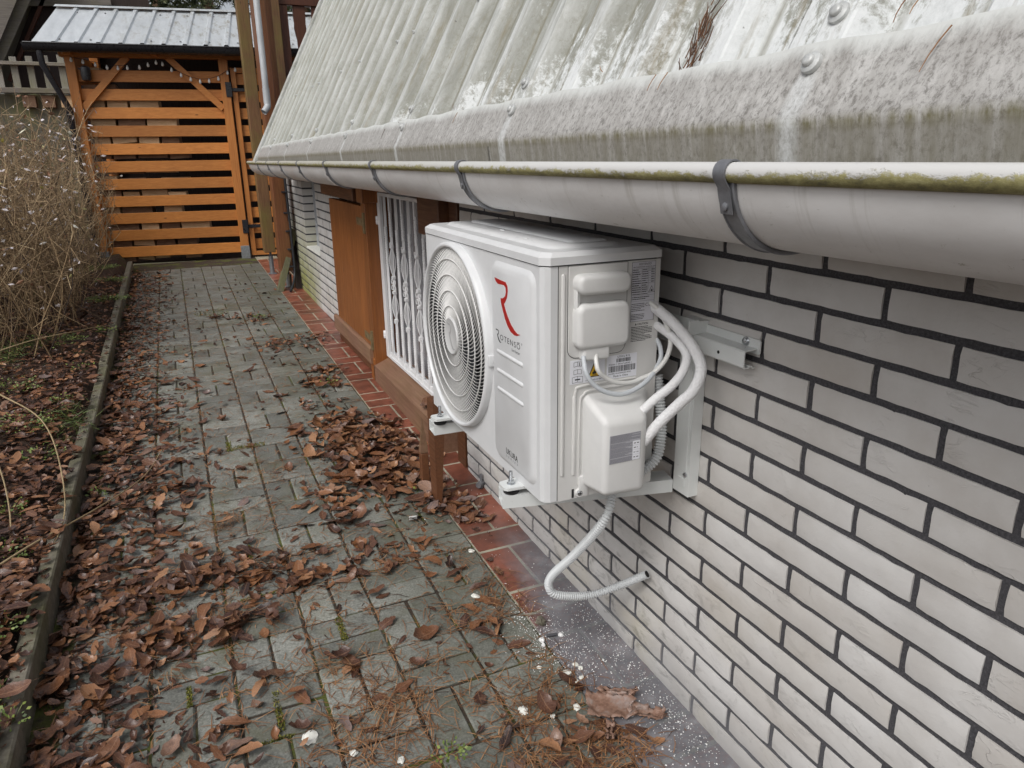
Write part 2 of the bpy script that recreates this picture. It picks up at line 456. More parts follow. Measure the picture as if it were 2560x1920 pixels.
    MAT['downpipe'] = simple('grey_downpipe', (0.5, 0.52, 0.54), 0.45, 0.2, 0.2, 4)
    MAT['brass'] = simple('weathered_hinge', (0.25, 0.19, 0.1), 0.45, 0.5, 0.3, 30)
    MAT['white_iron'] = simple('white_painted_iron', (0.74, 0.74, 0.75), 0.45, 0, 0.05, 20)
    MAT['glass'] = simple('dark_window_glass', (0.2, 0.2, 0.215), 0.12, 0, 0.1, 2)
    MAT['pane'] = simple('niche_pane', (0.38, 0.4, 0.43), 0.25, 0, 0.1, 2)
    MAT['bulb'] = simple('clear_bulb', (0.75, 0.76, 0.75), 0.12)
    t = NT('kerb_concrete')
    v = t.pos()
    a = t.noise(v, 30, 8, 0.75)
    g = t.noise(v, 5, 8, 0.7)
    col = t.ramp(a, [(0.3, (0.1, 0.088, 0.066)), (0.6, (0.21, 0.19, 0.15)), (0.85, (0.33, 0.3, 0.25))])
    col = t.mix(t.mr(g, 0.46, 0.64, 0, 0.65), col, (0.1, 0.1, 0.035))
    MAT['kerb'] = t.fin(col, 0.85, t.bump(a, 0.6, 0.003))

    # --- litter and plants
    def leafmat(name, attr):
        t = NT(name)
        r = t.n('ShaderNodeAttribute', 2, _attribute_name='tone') if attr else t.rnd()
        col = t.ramp(r, [(0.0, (0.025, 0.014, 0.012)), (0.2, (0.06, 0.026, 0.018)), (0.4, (0.105, 0.048, 0.03)), (0.58, (0.165, 0.07, 0.033)), (0.75, (0.24, 0.105, 0.046)), (0.88, (0.36, 0.19, 0.1)), (1.0, (0.17, 0.125, 0.115))])
        v = t.pos()
        b = t.noise(v, 70, 6, 0.7)
        col = t.mix(t.mr(b, 0.5, 0.7, 0, 0.55), col, (0.045, 0.02, 0.012))
        col = t.mix(t.mr(t.noise(v, 33, 4), 0.55, 0.72, 0, 0.4), col, (0.33, 0.18, 0.11))
        uvn = t.n('ShaderNodeSeparateXYZ', 0, Vector=t.n('ShaderNodeTexCoord', 2)).node
        sd_ = t.math('ABSOLUTE', t.math('SUBTRACT', uvn.outputs[1], 0.5))
        rib = t.mr(sd_, 0.012, 0.045, 1, 0)
        ph = t.math('SUBTRACT', t.math('MULTIPLY', uvn.outputs[0], 8.0), t.math('MULTIPLY', sd_, 4.0))
        vein = t.mr(t.math('ABSOLUTE', t.math('SUBTRACT', t.math('FRACT', t.math('ADD', ph, 4.0)), 0.5)), 0.0, 0.09, 1, 0)
        vn = t.math('MAXIMUM', rib, t.math('MULTIPLY', vein, 0.55))
        col = t.mix(t.math('MULTIPLY', vn, 0.5), col, (0.34, 0.19, 0.11))
        return t.fin(col, t.mr(b, 0.3, 0.7, 0.14, 0.45), t.bump(b, 0.6, 0.003))

    MAT['leaf'] = leafmat('fallen_leaf', False)
    MAT['leaf_mass'] = leafmat('fallen_leaf_mass', True)

    def toned(name, stops, rough=0.7):
        t = NT(name)
        r = t.n('ShaderNodeAttribute', 2, _attribute_name='tone')
        return t.fin(t.ramp(r, stops), rough)

    MAT['needle'] = toned('pine_needle', [(0, (0.05, 0.025, 0.014)), (0.5, (0.23, 0.105, 0.045)), (1, (0.42, 0.24, 0.12))], 0.5)
    MAT['twig'] = toned('shrub_twig', [(0, (0.035, 0.022, 0.014)), (0.35, (0.15, 0.095, 0.05)), (0.75, (0.33, 0.23, 0.125)), (1, (0.45, 0.34, 0.2))], 0.75)
    MAT['shrub_leaf'] = toned('shrub_leaf', [(0, (0.12, 0.055, 0.03)), (0.3, (0.33, 0.17, 0.09)), (0.5, (0.5, 0.44, 0.42)), (0.75, (0.66, 0.62, 0.66)), (0.92, (0.62, 0.6, 0.5)), (1, (0.5, 0.43, 0.06))], 0.5)
    MAT['green'] = toned('weed_leaf', [(0, (0.035, 0.06, 0.012)), (0.5, (0.1, 0.15, 0.025)), (1, (0.24, 0.29, 0.06))], 0.55)
    MAT['moss'] = toned('moss', [(0, (0.06, 0.065, 0.01)), (0.5, (0.15, 0.155, 0.02)), (1, (0.29, 0.27, 0.05))], 0.9)
    MAT['conifer'] = toned('conifer_needle', [(0, (0.022, 0.034, 0.012)), (0.5, (0.07, 0.085, 0.03)), (1, (0.15, 0.15, 0.065))], 0.7)
    MAT['crumb'] = simple('white_crumb', (0.78, 0.78, 0.77), 0.8, 0, 0.05, 60)
    MAT['chip'] = simple('white_chip', (0.74, 0.74, 0.68), 0.75, 0, 0.1, 60, 0.4, 200)
    t = NT('peeled_bark')
    v = t.pos()
    a = t.noise(v, 45, 7, 0.7)
    col = t.ramp(a, [(0.3, (0.13, 0.065, 0.042)), (0.52, (0.27, 0.16, 0.115)), (0.75, (0.36, 0.27, 0.23))])
    col = t.mix(t.mr(t.noise(v, 22, 6, 0.7), 0.5, 0.66, 0, 0.6), col, (0.33, 0.3, 0.29))
    MAT['bark_piece'] = t.fin(col, 0.55, t.bump(a, 0.5, 0.003))
    MAT['stalk'] = simple('pale_stalk', (0.36, 0.27, 0.15), 0.6, 0, 0.2, 30)
    MAT['plug'] = simple('grey_wall_plug', (0.07, 0.07, 0.078), 0.5)
    MAT['dark_hose'] = simple('dark_cable', (0.022, 0.024, 0.03), 0.5)


build_materials()


# ------------------------------------------------------------------ mesh helper
class MB:
    def __init__(self):
        self.v, self.f, self.uv, self.tone = [], [], [], []
        self.ct = 0.5

    def add(self, vs, fs, uv=None):
        o = len(self.v)
        self.v += [tuple(p) for p in vs]
        self.f += [tuple(i + o for i in q) for q in fs]
        if uv:
            self.uv += uv
        self.tone += [self.ct] * len(vs)
        return o

    def box(self, x0, x1, y0, y1, z0, z1, mtx=None):
        vs = [Vector(p) for p in ((x0, y0, z0), (x1, y0, z0), (x1, y1, z0), (x0, y1, z0), (x0, y0, z1), (x1, y0, z1), (x1, y1, z1), (x0, y1, z1))]
        if mtx:
            vs = [mtx @ p for p in vs]
        self.add(vs, [(0, 3, 2, 1), (4, 5, 6, 7), (0, 1, 5, 4), (1, 2, 6, 5), (2, 3, 7, 6), (3, 0, 4, 7)])

    def rbox(self, x0, x1, y0, y1, z0, z1, b=0.004, seg=1, mtx=None):
        bm = bmesh.new()
        bmesh.ops.create_cube(bm, size=1)
        for q in bm.verts:
            q.co = Vector(((x0 + x1) / 2 + q.co.x * (x1 - x0), (y0 + y1) / 2 + q.co.y * (y1 - y0), (z0 + z1) / 2 + q.co.z * (z1 - z0)))
        bmesh.ops.bevel(bm, geom=bm.edges[:] , offset=b, segments=seg, profile=0.6, affect='EDGES')
        self.bm(bm, mtx)

    def bm(self, bm, mtx=None):
        bm.verts.index_update()
        vs = [(mtx @ q.co) if mtx else q.co.copy() for q in bm.verts]
        self.add(vs, [[q.index for q in f.verts] for f in bm.faces])
        bm.free()

    def tube(self, pts, r, n=8, caps=True):
        pts = [Vector(p) for p in pts]
        rs = r if isinstance(r, (list, tuple)) else [r] * len(pts)
        vs, fs = [], []
        prev = None
        for i, p in enumerate(pts):
            d = (pts[min(i + 1, len(pts) - 1)] - pts[max(i - 1, 0)]).normalized()
            if prev is None:
                a = d.orthogonal().normalized()
            else:
                a = prev - d * prev.dot(d)
                a = a.normalized() if a.length > 1e-6 else d.orthogonal().normalized()
            prev = a
            b = d.cross(a)
            for k in range(n):
                t = 2 * math.pi * k / n
                vs.append(p + (a * math.cos(t) + b * math.sin(t)) * rs[i])
        for i in range(len(pts) - 1):
            for k in range(n):
                k2 = (k + 1) % n
                fs.append((i * n + k, i * n + k2, (i + 1) * n + k2, (i + 1) * n + k))
        if caps:
            fs.append(tuple(reversed(range(n))))
            fs.append(tuple((len(pts) - 1) * n + k for k in range(n)))
        self.add(vs, fs)

    def prism(self, poly, a, b, axis):
        """poly: 2-D outline; extruded from a to b along axis 'x','y' or 'z'."""
        n = len(poly)

        def mk(p, h):
            return {'x': (h, p[0], p[1]), 'y': (p[0], h, p[1]), 'z': (p[0], p[1], h)}[axis]
        vs = [mk(p, a) for p in poly] + [mk(p, b) for p in poly]
        fs = [tuple(range(n))[::-1], tuple(range(n, 2 * n))]
        for i in range(n):
            j = (i + 1) % n
            fs.append((i, j, n + j, n + i))
        self.add(vs, fs)

    def lathe(self, prof, c, axis, n=24):
        """prof: [(radius, along)]"""
        vs, fs = [], []
        for r, h in prof:
            for k in range(n):
                t = 2 * math.pi * k / n
                u, q = r * math.cos(t), r * math.sin(t)
                vs.append({'x': (c[0] + h, c[1] + u, c[2] + q), 'y': (c[0] + u, c[1] + h, c[2] + q), 'z': (c[0] + u, c[1] + q, c[2] + h)}[axis])
        for i in range(len(prof) - 1):
            for k in range(n):
                k2 = (k + 1) % n
                fs.append((i * n + k, i * n + k2, (i + 1) * n + k2, (i + 1) * n + k))
        fs.append(tuple(range(n))[::-1])
        fs.append(tuple((len(prof) - 1) * n + k for k in range(n)))
        self.add(vs, fs)

    def mesh(self, name, mat, smooth=None, recalc=True):
        me = bpy.data.meshes.new(name)
        me.from_pydata(self.v, [], self.f)
        if recalc:
            bm = bmesh.new()
            bm.from_mesh(me)
            bmesh.ops.recalc_face_normals(bm, faces=bm.faces)
            bm.to_mesh(me)
            bm.free()
        if self.uv:
            l = me.uv_layers.new(name='uv')
            for lp in me.loops:
                l.data[lp.index].uv = self.uv[lp.vertex_index]
        if len(set(self.tone)) > 1:
            at = me.attributes.new('tone', 'FLOAT', 'POINT')
            at.data.foreach_set('value', self.tone)
        me.materials.append(MAT[mat] if isinstance(mat, str) else mat)
        if smooth is not None:
            me.shade_smooth()
            if smooth < 180:
                me.set_sharp_from_angle(angle=rad(smooth))
        return me

    def build(self, name, mat, parent=None, smooth=None, recalc=True):
        return link(name, self.mesh(name, mat, smooth, recalc), parent)


def link(name, data, parent=None):
    o = bpy.data.objects.new(name, data)
    COL.objects.link(o)
    if parent is not None:
        o.parent = parent
    return o


def tag(o, label=None, cat=None, group=None, kind=None):
    for k, v in (('label', label), ('category', cat), ('group', group), ('kind', kind)):
        if v:
            o[k] = v
    return o


def thing(name, label, cat, loc=(0, 0, 0), group=None):
    o = bpy.data.objects.new(name, None)
    COL.objects.link(o)
    o.location = (0, 0, 0)
    o.empty_display_size = 0.05
    tag(o, label, cat, group)
    return o


def spline(pts, n=8):
    """Catmull-Rom through pts."""
    P = [Vector(p) for p in pts]
    P = [2 * P[0] - P[1]] + P + [2 * P[-1] - P[-2]]
    out = []
    for i in range(1, len(P) - 2):
        for k in range(n):
            t = k / n
            a, b, c, d = P[i - 1], P[i], P[i + 1], P[i + 2]
            out.append(0.5 * ((2 * b) + (c - a) * t + (2 * a - 5 * b + 4 * c - d) * t * t + (3 * b - a - 3 * c + d) * t ** 3))
    out.append(P[-2])
    return out


TILT = Matrix.Rotation(math.atan(G), 4, 'X')


# ================================================================== GROUND
def sheet(name, x0, x1, ys, dz, mat, kind='structure', nx=2):
    mb = MB()
    xs = [x0 + (x1 - x0) * i / (nx - 1) for i in range(nx)]
    vs = [(x, y, gz(y) + dz) for y in ys for x in xs]
    fs = [(j * nx + i, j * nx + i + 1, (j + 1) * nx + i + 1, (j + 1) * nx + i) for j in range(len(ys) - 1) for i in range(nx - 1)]
    mb.add(vs, fs)
    o = mb.build(name, mat)
    return tag(o, kind=kind)


def lay_ground():
    sheet('ground', -80, 80, [-60, -3, 0, 11, 120], -0.06, 'soil')
    # raised planting bed left of the kerb
    mb = MB()
    nx, ny = 40, 90
    vs = []
    for j in range(ny + 1):
        y = 0.4 + 11.0 * j / ny
        for i in range(nx + 1):
            x = -5.5 + 4.0 * i / nx
            h = 0.075 + 0.05 * mnoise.noise((x * 2.3, y * 2.3, 1)) + 0.02 * mnoise.noise((x * 9, y * 9, 5))
            if i == nx:
                h = -0.05
            vs.append((x, y, gz(y) + h))
    fs = [(j * (nx + 1) + i, j * (nx + 1) + i + 1, (j + 1) * (nx + 1) + i + 1, (j + 1) * (nx + 1) + i) for j in range(ny) for i in range(nx)]
    mb.add(vs, fs)
    tag(mb.build('planting_bed', 'soil', smooth=180), kind='structure')


def lay_path():
    path = sheet('path', -1.463, -0.2, [0.4, 9.0], -0.0055, 'joint')
    rnd = random.Random(3)

    def paver_mesh(i):
        bm = bmesh.new()
        bmesh.ops.create_cube(bm, size=1)
        for q in bm.verts:
            q.co = Vector((q.co.x * 0.1935, q.co.y * 0.0935, q.co.z * 0.05 - 0.025))
        bmesh.ops.bevel(bm, geom=bm.edges[:], offset=0.0045, segments=1, affect='EDGES')
        for q in bm.verts:
            q.co += Vector((rnd.uniform(-1, 1), rnd.uniform(-1, 1), rnd.uniform(-1, 1) * .6)) * 0.0011
        mb = MB()
        mb.bm(bm)
        return mb.mesh('paver', 'paver')
    meshes = [paver_mesh(i) for i in range(10)]
    spots = []
    rows = 37
    for r in range(rows):
        yc = 1.29 + 0.2 * r - 0.1
        for c in range(7):
            x0 = -0.4 - 0.2 * c          # left edge of the cell
            xc = x0 + 0.1
            vert = (c + r) % 2 == 0
            # checked against the photo: cell x -1.0..-0.8, y 1.69..1.89 holds crosswise slabs
            vert = not vert if False else vert
            if vert:
                spots += [(xc - 0.05, yc, 90), (xc + 0.05, yc, 90)]
            else:
                spots += [(xc, yc - 0.05, 0), (xc, yc + 0.05, 0)]
    spots = [s for s in spots if s[0] > -1.45]
    spots.sort(key=lambda s: (s[1] + (2.2 if s[0] < -1.2 else 0)))
    rest = MB()
    for i, (x, y, a) in enumerate(spots):
        me = meshes[rnd.randrange(10)]
        mt = Matrix.Translation((x, y, gz(y) + rnd.uniform(-0.002, 0.0025))) @ TILT @ Matrix.Rotation(rad(a + rnd.uniform(-1.0, 1.0) + rnd.choice((0, 180))), 4, 'Z') @ Matrix.Rotation(rnd.uniform(-.008, .008), 4, 'X') @ Matrix.Rotation(rnd.uniform(-.005, .005), 4, 'Y')
        if i < 298:
            o = link('paver', me, path)
            o.matrix_world = mt
        else:
            rest.add([mt @ q.co for q in me.vertices], [tuple(p.vertices) for p in me.polygons])
    o = rest.build('paver_field', 'paver', path)
    tag(o, kind='stuff')


def lay_tiles():
    base = sheet('tile_edging', -0.203, 0.03, [0.35, 9.0], -0.0015, 'tile_joint')
    rnd = random.Random(5)
    seq = [0.55, ('p', .80), ('c', .93), ('c', 1.061), ('c', 1.163), ('c', 1.30), ('p', 1.55), ('c', 1.67), ('c', 1.79), ('p', 2.04), ('c', 2.16), ('p', 2.42), ('c', 2.535), ('p', 2.743),
           ('c', 2.863), ('c', 2.99), ('p', 3.22), ('c', 3.335), ('p', 3.56), ('c', 3.665), ('c', 3.785), ('p', 4.03), ('c', 4.145), ('p', 4.39), ('c', 4.51)]
    y = 4.51
    k = 0
    while y < 8.6:
        if k % 2 == 0:
            y += 0.245
            seq.append(('p', y))
        else:
            y += 0.118
            seq.append(('c', y))
        k += 1
    prev = seq[0]
    for kd, yb in seq[1:]:
        j = 0.0055
        cells = [(-0.198, -0.0945), (-0.0865, 0.02)] if kd == 'p' else [(-0.198, 0.02)]
        for (xa, xb) in cells:
            mb = MB()
            mb.rbox(xa, xb, prev + j, yb - j, -0.02, 0.0, 0.0022)
            for i, p in enumerate(mb.v):
                mb.v[i] = (p[0], p[1], p[2] + gz(p[1]) + rnd.uniform(-.0004, .0004))
            mb.build('tile', 'tile', base)
        prev = yb


def lay_kerb():
    kerb = MB()
    kerb.box(-1.498, -1.462, 0.5, 8.75, -0.06, 0.02)
    kerb = kerb.build('kerb', 'kerb')
    tag(kerb, kind='structure')
    rnd = random.Random(9)
    y = 0.7
    while y < 8.7:
        mb = MB()
        mb.rbox(-1.502, -1.456, y + 0.003, y + 0.997, -0.1, 0.086, 0.005, 1)
        dx = rnd.uniform(-.006, .006)
        dz = rnd.uniform(-.008, .006)
        for i, p in enumerate(mb.v):
            mb.v[i] = (p[0] + dx, p[1], p[2] + gz(p[1]) + dz)
        mb.build('kerb_stone', 'kerb', kerb)
        y += 1.0


# ================================================================== BRICK WALLS
HB, CR, ZR0, YJ0 = 0.126, 0.06231, 1.078, 1.2827
JT = 0.0115


def brick_variants(length):
    rnd = random.Random(int(length * 1000))
    out = []
    h = CR - JT
    for i in range(8):
        nu, nv = max(3, int(length / 0.02)), 4
        mb = MB()
        front, rim = [], []
        chip = rnd.randrange(nu) if rnd.random() < .6 else -1
        for b in range(nv + 1):
            for a in range(nu + 1):
                y = (a / nu - .5) * length
                z = (b / nv - .5) * h
                x = rnd.uniform(-.0006, .0006)
                if b in (0, nv):
                    d = rnd.uniform(-.0003, .0009) + (.0018 if a == chip and b == nv else 0)
                    z -= math.copysign(d, z)
                    x += .0012 + max(0, d)
                if a in (0, nu):
                    d = rnd.uniform(-.0003, .0009)
                    y -= math.copysign(d, y)
                    x += .0012 + max(0, d)
                front.append((x, y, z))
        w1 = nu + 1
        fs = [(q * w1 + p, q * w1 + p + 1, (q + 1) * w1 + p + 1, (q + 1) * w1 + p) for q in range(nv) for p in range(nu)]
        loop = list(range(nu + 1)) + [q * w1 + nu for q in range(1, nv + 1)] + [nv * w1 + p for p in range(nu - 1, -1, -1)] + [q * w1 for q in range(nv - 1, 0, -1)]
        n0 = len(front)
        back = [(0.1, front[k][1], front[k][2]) for k in loop]
        fs += [(loop[k], loop[(k + 1) % len(loop)], n0 + (k + 1) % len(loop), n0 + k) for k in range(len(loop))]
        mb.add(front + back, fs)
        out.append(mb.mesh('brick', 'brick', smooth=35))
    return out


_bc = {}


def put_brick(parent, ya, yb, zc, rnd):
    L = yb - ya
    key = round(L, 3)
    if key not in _bc:
        _bc[key] = brick_variants(L)
    o = link('brick', _bc[key][rnd.randrange(8)], parent)
    o.location = (rnd.uniform(-.0012, .0012), (ya + yb) / 2, zc + rnd.uniform(-.0007, .0007))
    return o


def course(parent, r, ya, yb, rnd):
    """Running bond of row r between ya and yb."""
    zc = ZR0 - r * CR
    k0 = math.floor((YJ0 - yb) / HB) - 2
    js = [j for j in range(k0, k0 + int((yb - ya) / HB) + 6) if (j - r) % 2 == 0]
    for j in js:
        hi = YJ0 - j * HB - JT / 2          # far end of brick j..j+2
        lo = YJ0 - (j + 2) * HB + JT / 2
        a, b = max(lo, ya), min(hi, yb)
        if b - a > 0.02:
            put_brick(parent, a, b, zc, rnd)


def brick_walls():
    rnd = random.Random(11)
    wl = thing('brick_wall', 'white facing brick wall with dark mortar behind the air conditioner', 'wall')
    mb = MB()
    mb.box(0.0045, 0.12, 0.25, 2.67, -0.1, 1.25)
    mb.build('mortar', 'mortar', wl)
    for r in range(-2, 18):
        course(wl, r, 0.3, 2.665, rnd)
    wl2 = thing('brick_wall', 'algae-stained white brick wall with a narrow window niche beside the posts', 'wall')
    ny0, ny1, nz0 = 5.79, 6.39, 0.565
    mb = MB()
    mb.box(0.0045, 0.3, 4.9, ny0 - 0.003, -0.05, 1.3)
    mb.box(0.0045, 0.3, ny1 + 0.003, 7.3, -0.05, 1.3)
    mb.box(0.0045, 0.3, ny0 - 0.003, ny1 + 0.003, -0.05, nz0 - 0.004)
    mb.build('mortar', 'mortar', wl2)
    for r in range(-1, 17):
        zc = ZR0 - r * CR
        if zc > nz0:
            course(wl2, r, 4.9, ny0, rnd)
            course(wl2, r, ny1, 7.3, rnd)
        else:
            course(wl2, r, 4.9, 7.3, rnd)
    mb = MB()
    mb.box(0.085, 0.1, ny0 - .004, ny1 + .004, nz0 - .006, 1.3)
    mb.build('window_pane', 'pane', wl2)
    mb = MB()
    mb.rbox(-0.004, 0.085, ny0 + .002, ny1 - .002, nz0 - .004, nz0 + .014, .002)
    mb.build('window_sill', 'chip', wl2)
    # house wall around the window opening
    wi = thing('house_wall', 'dark house wall in the shade around the barred window', 'wall')
    mb = MB()
    mb.box(0.05, 0.3, 4.05, 4.9, -0.05, 1.5)
    mb.box(0.12, 0.3, 2.67, 4.05, -0.05, 0.14)
    mb.box(0.12, 0.3, 0.2, 7.3, 1.31, 1.7)
    mb.build('masonry', 'dark_y', wi)
    return wl


# ================================================================== ROOF AND GUTTER
BX, BZ = -0.31, 1.343                     # break line of the flashing


def rp(y, s, h):
    """a point on the roof: y along the eave, s up the slope, h above it."""
    return (BX + s * math.cos(SLOPE) - h * math.sin(SLOPE), y, BZ + s * math.sin(SLOPE) + h * math.cos(SLOPE) - 0.008 * (y - 0.5))


def roof():
    rf = thing('house_roof', 'steep weathered ribbed metal roof streaked white and grey over the gutter', 'roof')
    rnd = random.Random(2)
    YE = 6.55
    # trapezoidal ribs: crest centred on BOLT0 + k*PIT
    y = BOLT0 - 4 * PIT - PIT / 2
    n_rib = 5
    kk = 0
    while y < YE:
        mb = MB()
        prof = []
        for i in range(n_rib):
            c = y + PIT / 2 + i * PIT
            prof += [(c - PIT / 2 + .0005, 0), (c - 0.05, 0), (c - 0.046, 0.002), (c - 0.0235, 0.034), (c - 0.02, 0.036), (c + 0.02, 0.036), (c + 0.0235, 0.034), (c + 0.046, 0.002), (c + 0.05, 0)]
        prof.append((y + n_rib * PIT + 0.03, 0.0))
        prof = [(min(a, YE), b) for a, b in prof]
        lift = 0.0012 * (kk % 2)
        ss = [0.03, 0.1, 0.25, 0.5, 0.9, 1.4, 2.0, 3.0]
        vs, uv = [], []
        for s in ss:
            for a, h in prof:
                vs.append(rp(a, s, h - 0.038 + lift + 0.0012 * mnoise.noise((a * 8, s * 5, 0))))
                uv.append((a, s))
        m = len(prof)
        fs = [(j * m + i, j * m + i + 1, (j + 1) * m + i + 1, (j + 1) * m + i) for j in range(len(ss) - 1) for i in range(m - 1)]
        mb.add(vs, fs, uv)
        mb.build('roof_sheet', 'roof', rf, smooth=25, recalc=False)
        y += n_rib * PIT
        kk += 1
    # eave flashing with its drip edge; sheets two metres long
    for (ya, yb) in ((-0.3, 1.62), (1.61, 3.6), (3.59, 5.3), (5.29, YE)):
        n = int((yb - ya) / 0.035)
        mb = MB()
        prof = [(0.094, .0035), (0.09, .003), (0.06, .002), (0.03, .002), (0.0, .002), ('d', 0.012), ('d', 0.05), ('d', 0.1)]
        vs, uv = [], []
        for i in range(n + 1):
            a = ya + (yb - ya) * i / n
            ph = ((a - BOLT0) / PIT) % 1.0
            sag = math.cos(2 * math.pi * ph)          # +1 on crests
            for k, q in enumerate(prof):
                wob = 0.0016 * mnoise.noise((a * 5, k, 3))
                if q[0] == 'd':
                    p = rp(a, 0, 0.002)
                    vs.append((p[0] + q[1] * 0.12, p[1], p[2] - q[1]))
                    uv.append((a, -q[1]))
                else:
                    s = q[0] + (0.0012 * sag + wob if k < 2 else 0)
                    vs.append(rp(a, s, q[1] + (0.0012 * (sag - 1) if k < 3 else 0) + wob * 0.4))
                    uv.append((a, q[0]))
        m = len(prof)
        fs = [(j * m + i, (j + 1) * m + i, (j + 1) * m + i + 1, j * m + i + 1) for j in range(n) for i in range(m - 1)]
        mb.add(vs, fs, uv)
        mb.build('eave_flashing', 'flash', rf, smooth=40, recalc=False)

    def bolt(y, s, h, r):
        # local z along the roof normal
        nrm = Vector((-math.sin(SLOPE), 0, math.cos(SLOPE)))
        ax = Matrix.Translation(rp(y, s, h)) @ nrm.to_track_quat('Z', 'Y').to_matrix().to_4x4()
        mb = MB()
        mb.lathe([(r, -0.002), (r * 1.03, 0.001), (r * 0.98, 0.004), (r * 0.75, 0.0055), (r * .6, .006)], (0, 0, 0), 'z', 20)
        mb.v = [tuple(ax @ Vector(p)) for p in mb.v]
        w_ = mb.build('washer', 'washer', rf, smooth=40)
        w_.name = 'bolt_washer'
        mb = MB()
        mb.lathe([(r * .6, 0.005), (r * 0.6, 0.0085), (r * 0.5, 0.0105), (r * .25, .0115)], (0, 0, 0), 'z', 14)
        mb.v = [tuple(ax @ Vector(p)) for p in mb.v]
        mb.build('bolt_head', 'washer', w_, smooth=40)
    for k in range(0, 7):
        yb = BOLT0 + 4 * PIT * k
        if yb < YE:
            bolt(yb, 0.068, 0.004, 0.0132)
            bolt(yb, 0.132, -0.001, 0.0132)
    for y, s in ((2.734, .46), (3.102, .455), (3.687, .455), (4.045, .455), (4.608, .455), (4.967, .455), (5.53, .455), (2.18, .455)):
        kq = round((y - BOLT0) / PIT)
        bolt(BOLT0 + kq * PIT, s, -0.001, 0.007)
    # verge trim along the far gable
    mb = MB()
    for s0, s1 in ((-0.06, 3.0),):
        q = [rp(YE - 0.10, s0, 0.012), rp(YE + 0.05, s0, 0.012), rp(YE + 0.05, s1, 0.012), rp(YE - 0.10, s1, 0.012),
             rp(YE - 0.10, s0, -0.03), rp(YE + 0.05, s0, -0.16), rp(YE + 0.05, s1, -0.16), rp(YE - 0.10, s1, -0.03)]
        uv = [(YE + 3, s) for s in (s0, s0, s1, s1) * 2]
        mb.add(q, [(0, 1, 2, 3), (4, 7, 6, 5), (0, 4, 5, 1), (1, 5, 6, 2), (2, 6, 7, 3), (3, 7, 4, 0)], uv)
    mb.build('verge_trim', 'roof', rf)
    # boarding under the sheets
    mb = MB()
    q = [rp(-0.5, 0.02, -0.05), rp(YE, 0.02, -0.05), rp(YE, 3.0, -0.05), rp(-0.5, 3.0, -0.05),
         rp(-0.5, 0.02, -0.08), rp(YE, 0.02, -0.08), rp(YE, 3.0, -0.08), rp(-0.5, 3.0, -0.08)]
    mb.add(q, [(0, 1, 2, 3), (4, 7, 6, 5), (0, 4, 5, 1), (1, 5, 6, 2), (2, 6, 7, 3), (3, 7, 4, 0)])
    mb.build('roof_boarding', 'dark_y', rf)
    mb = MB()
    mb.box(-0.27, 0.13, -0.5, YE, 1.27, 1.3)
    mb.build('soffit_board', 'dark_y', rf)


GX, GZ, GR = -0.262, 1.281, 0.097


def gzs(y):
    return -0.0045 * (y - 0.75)


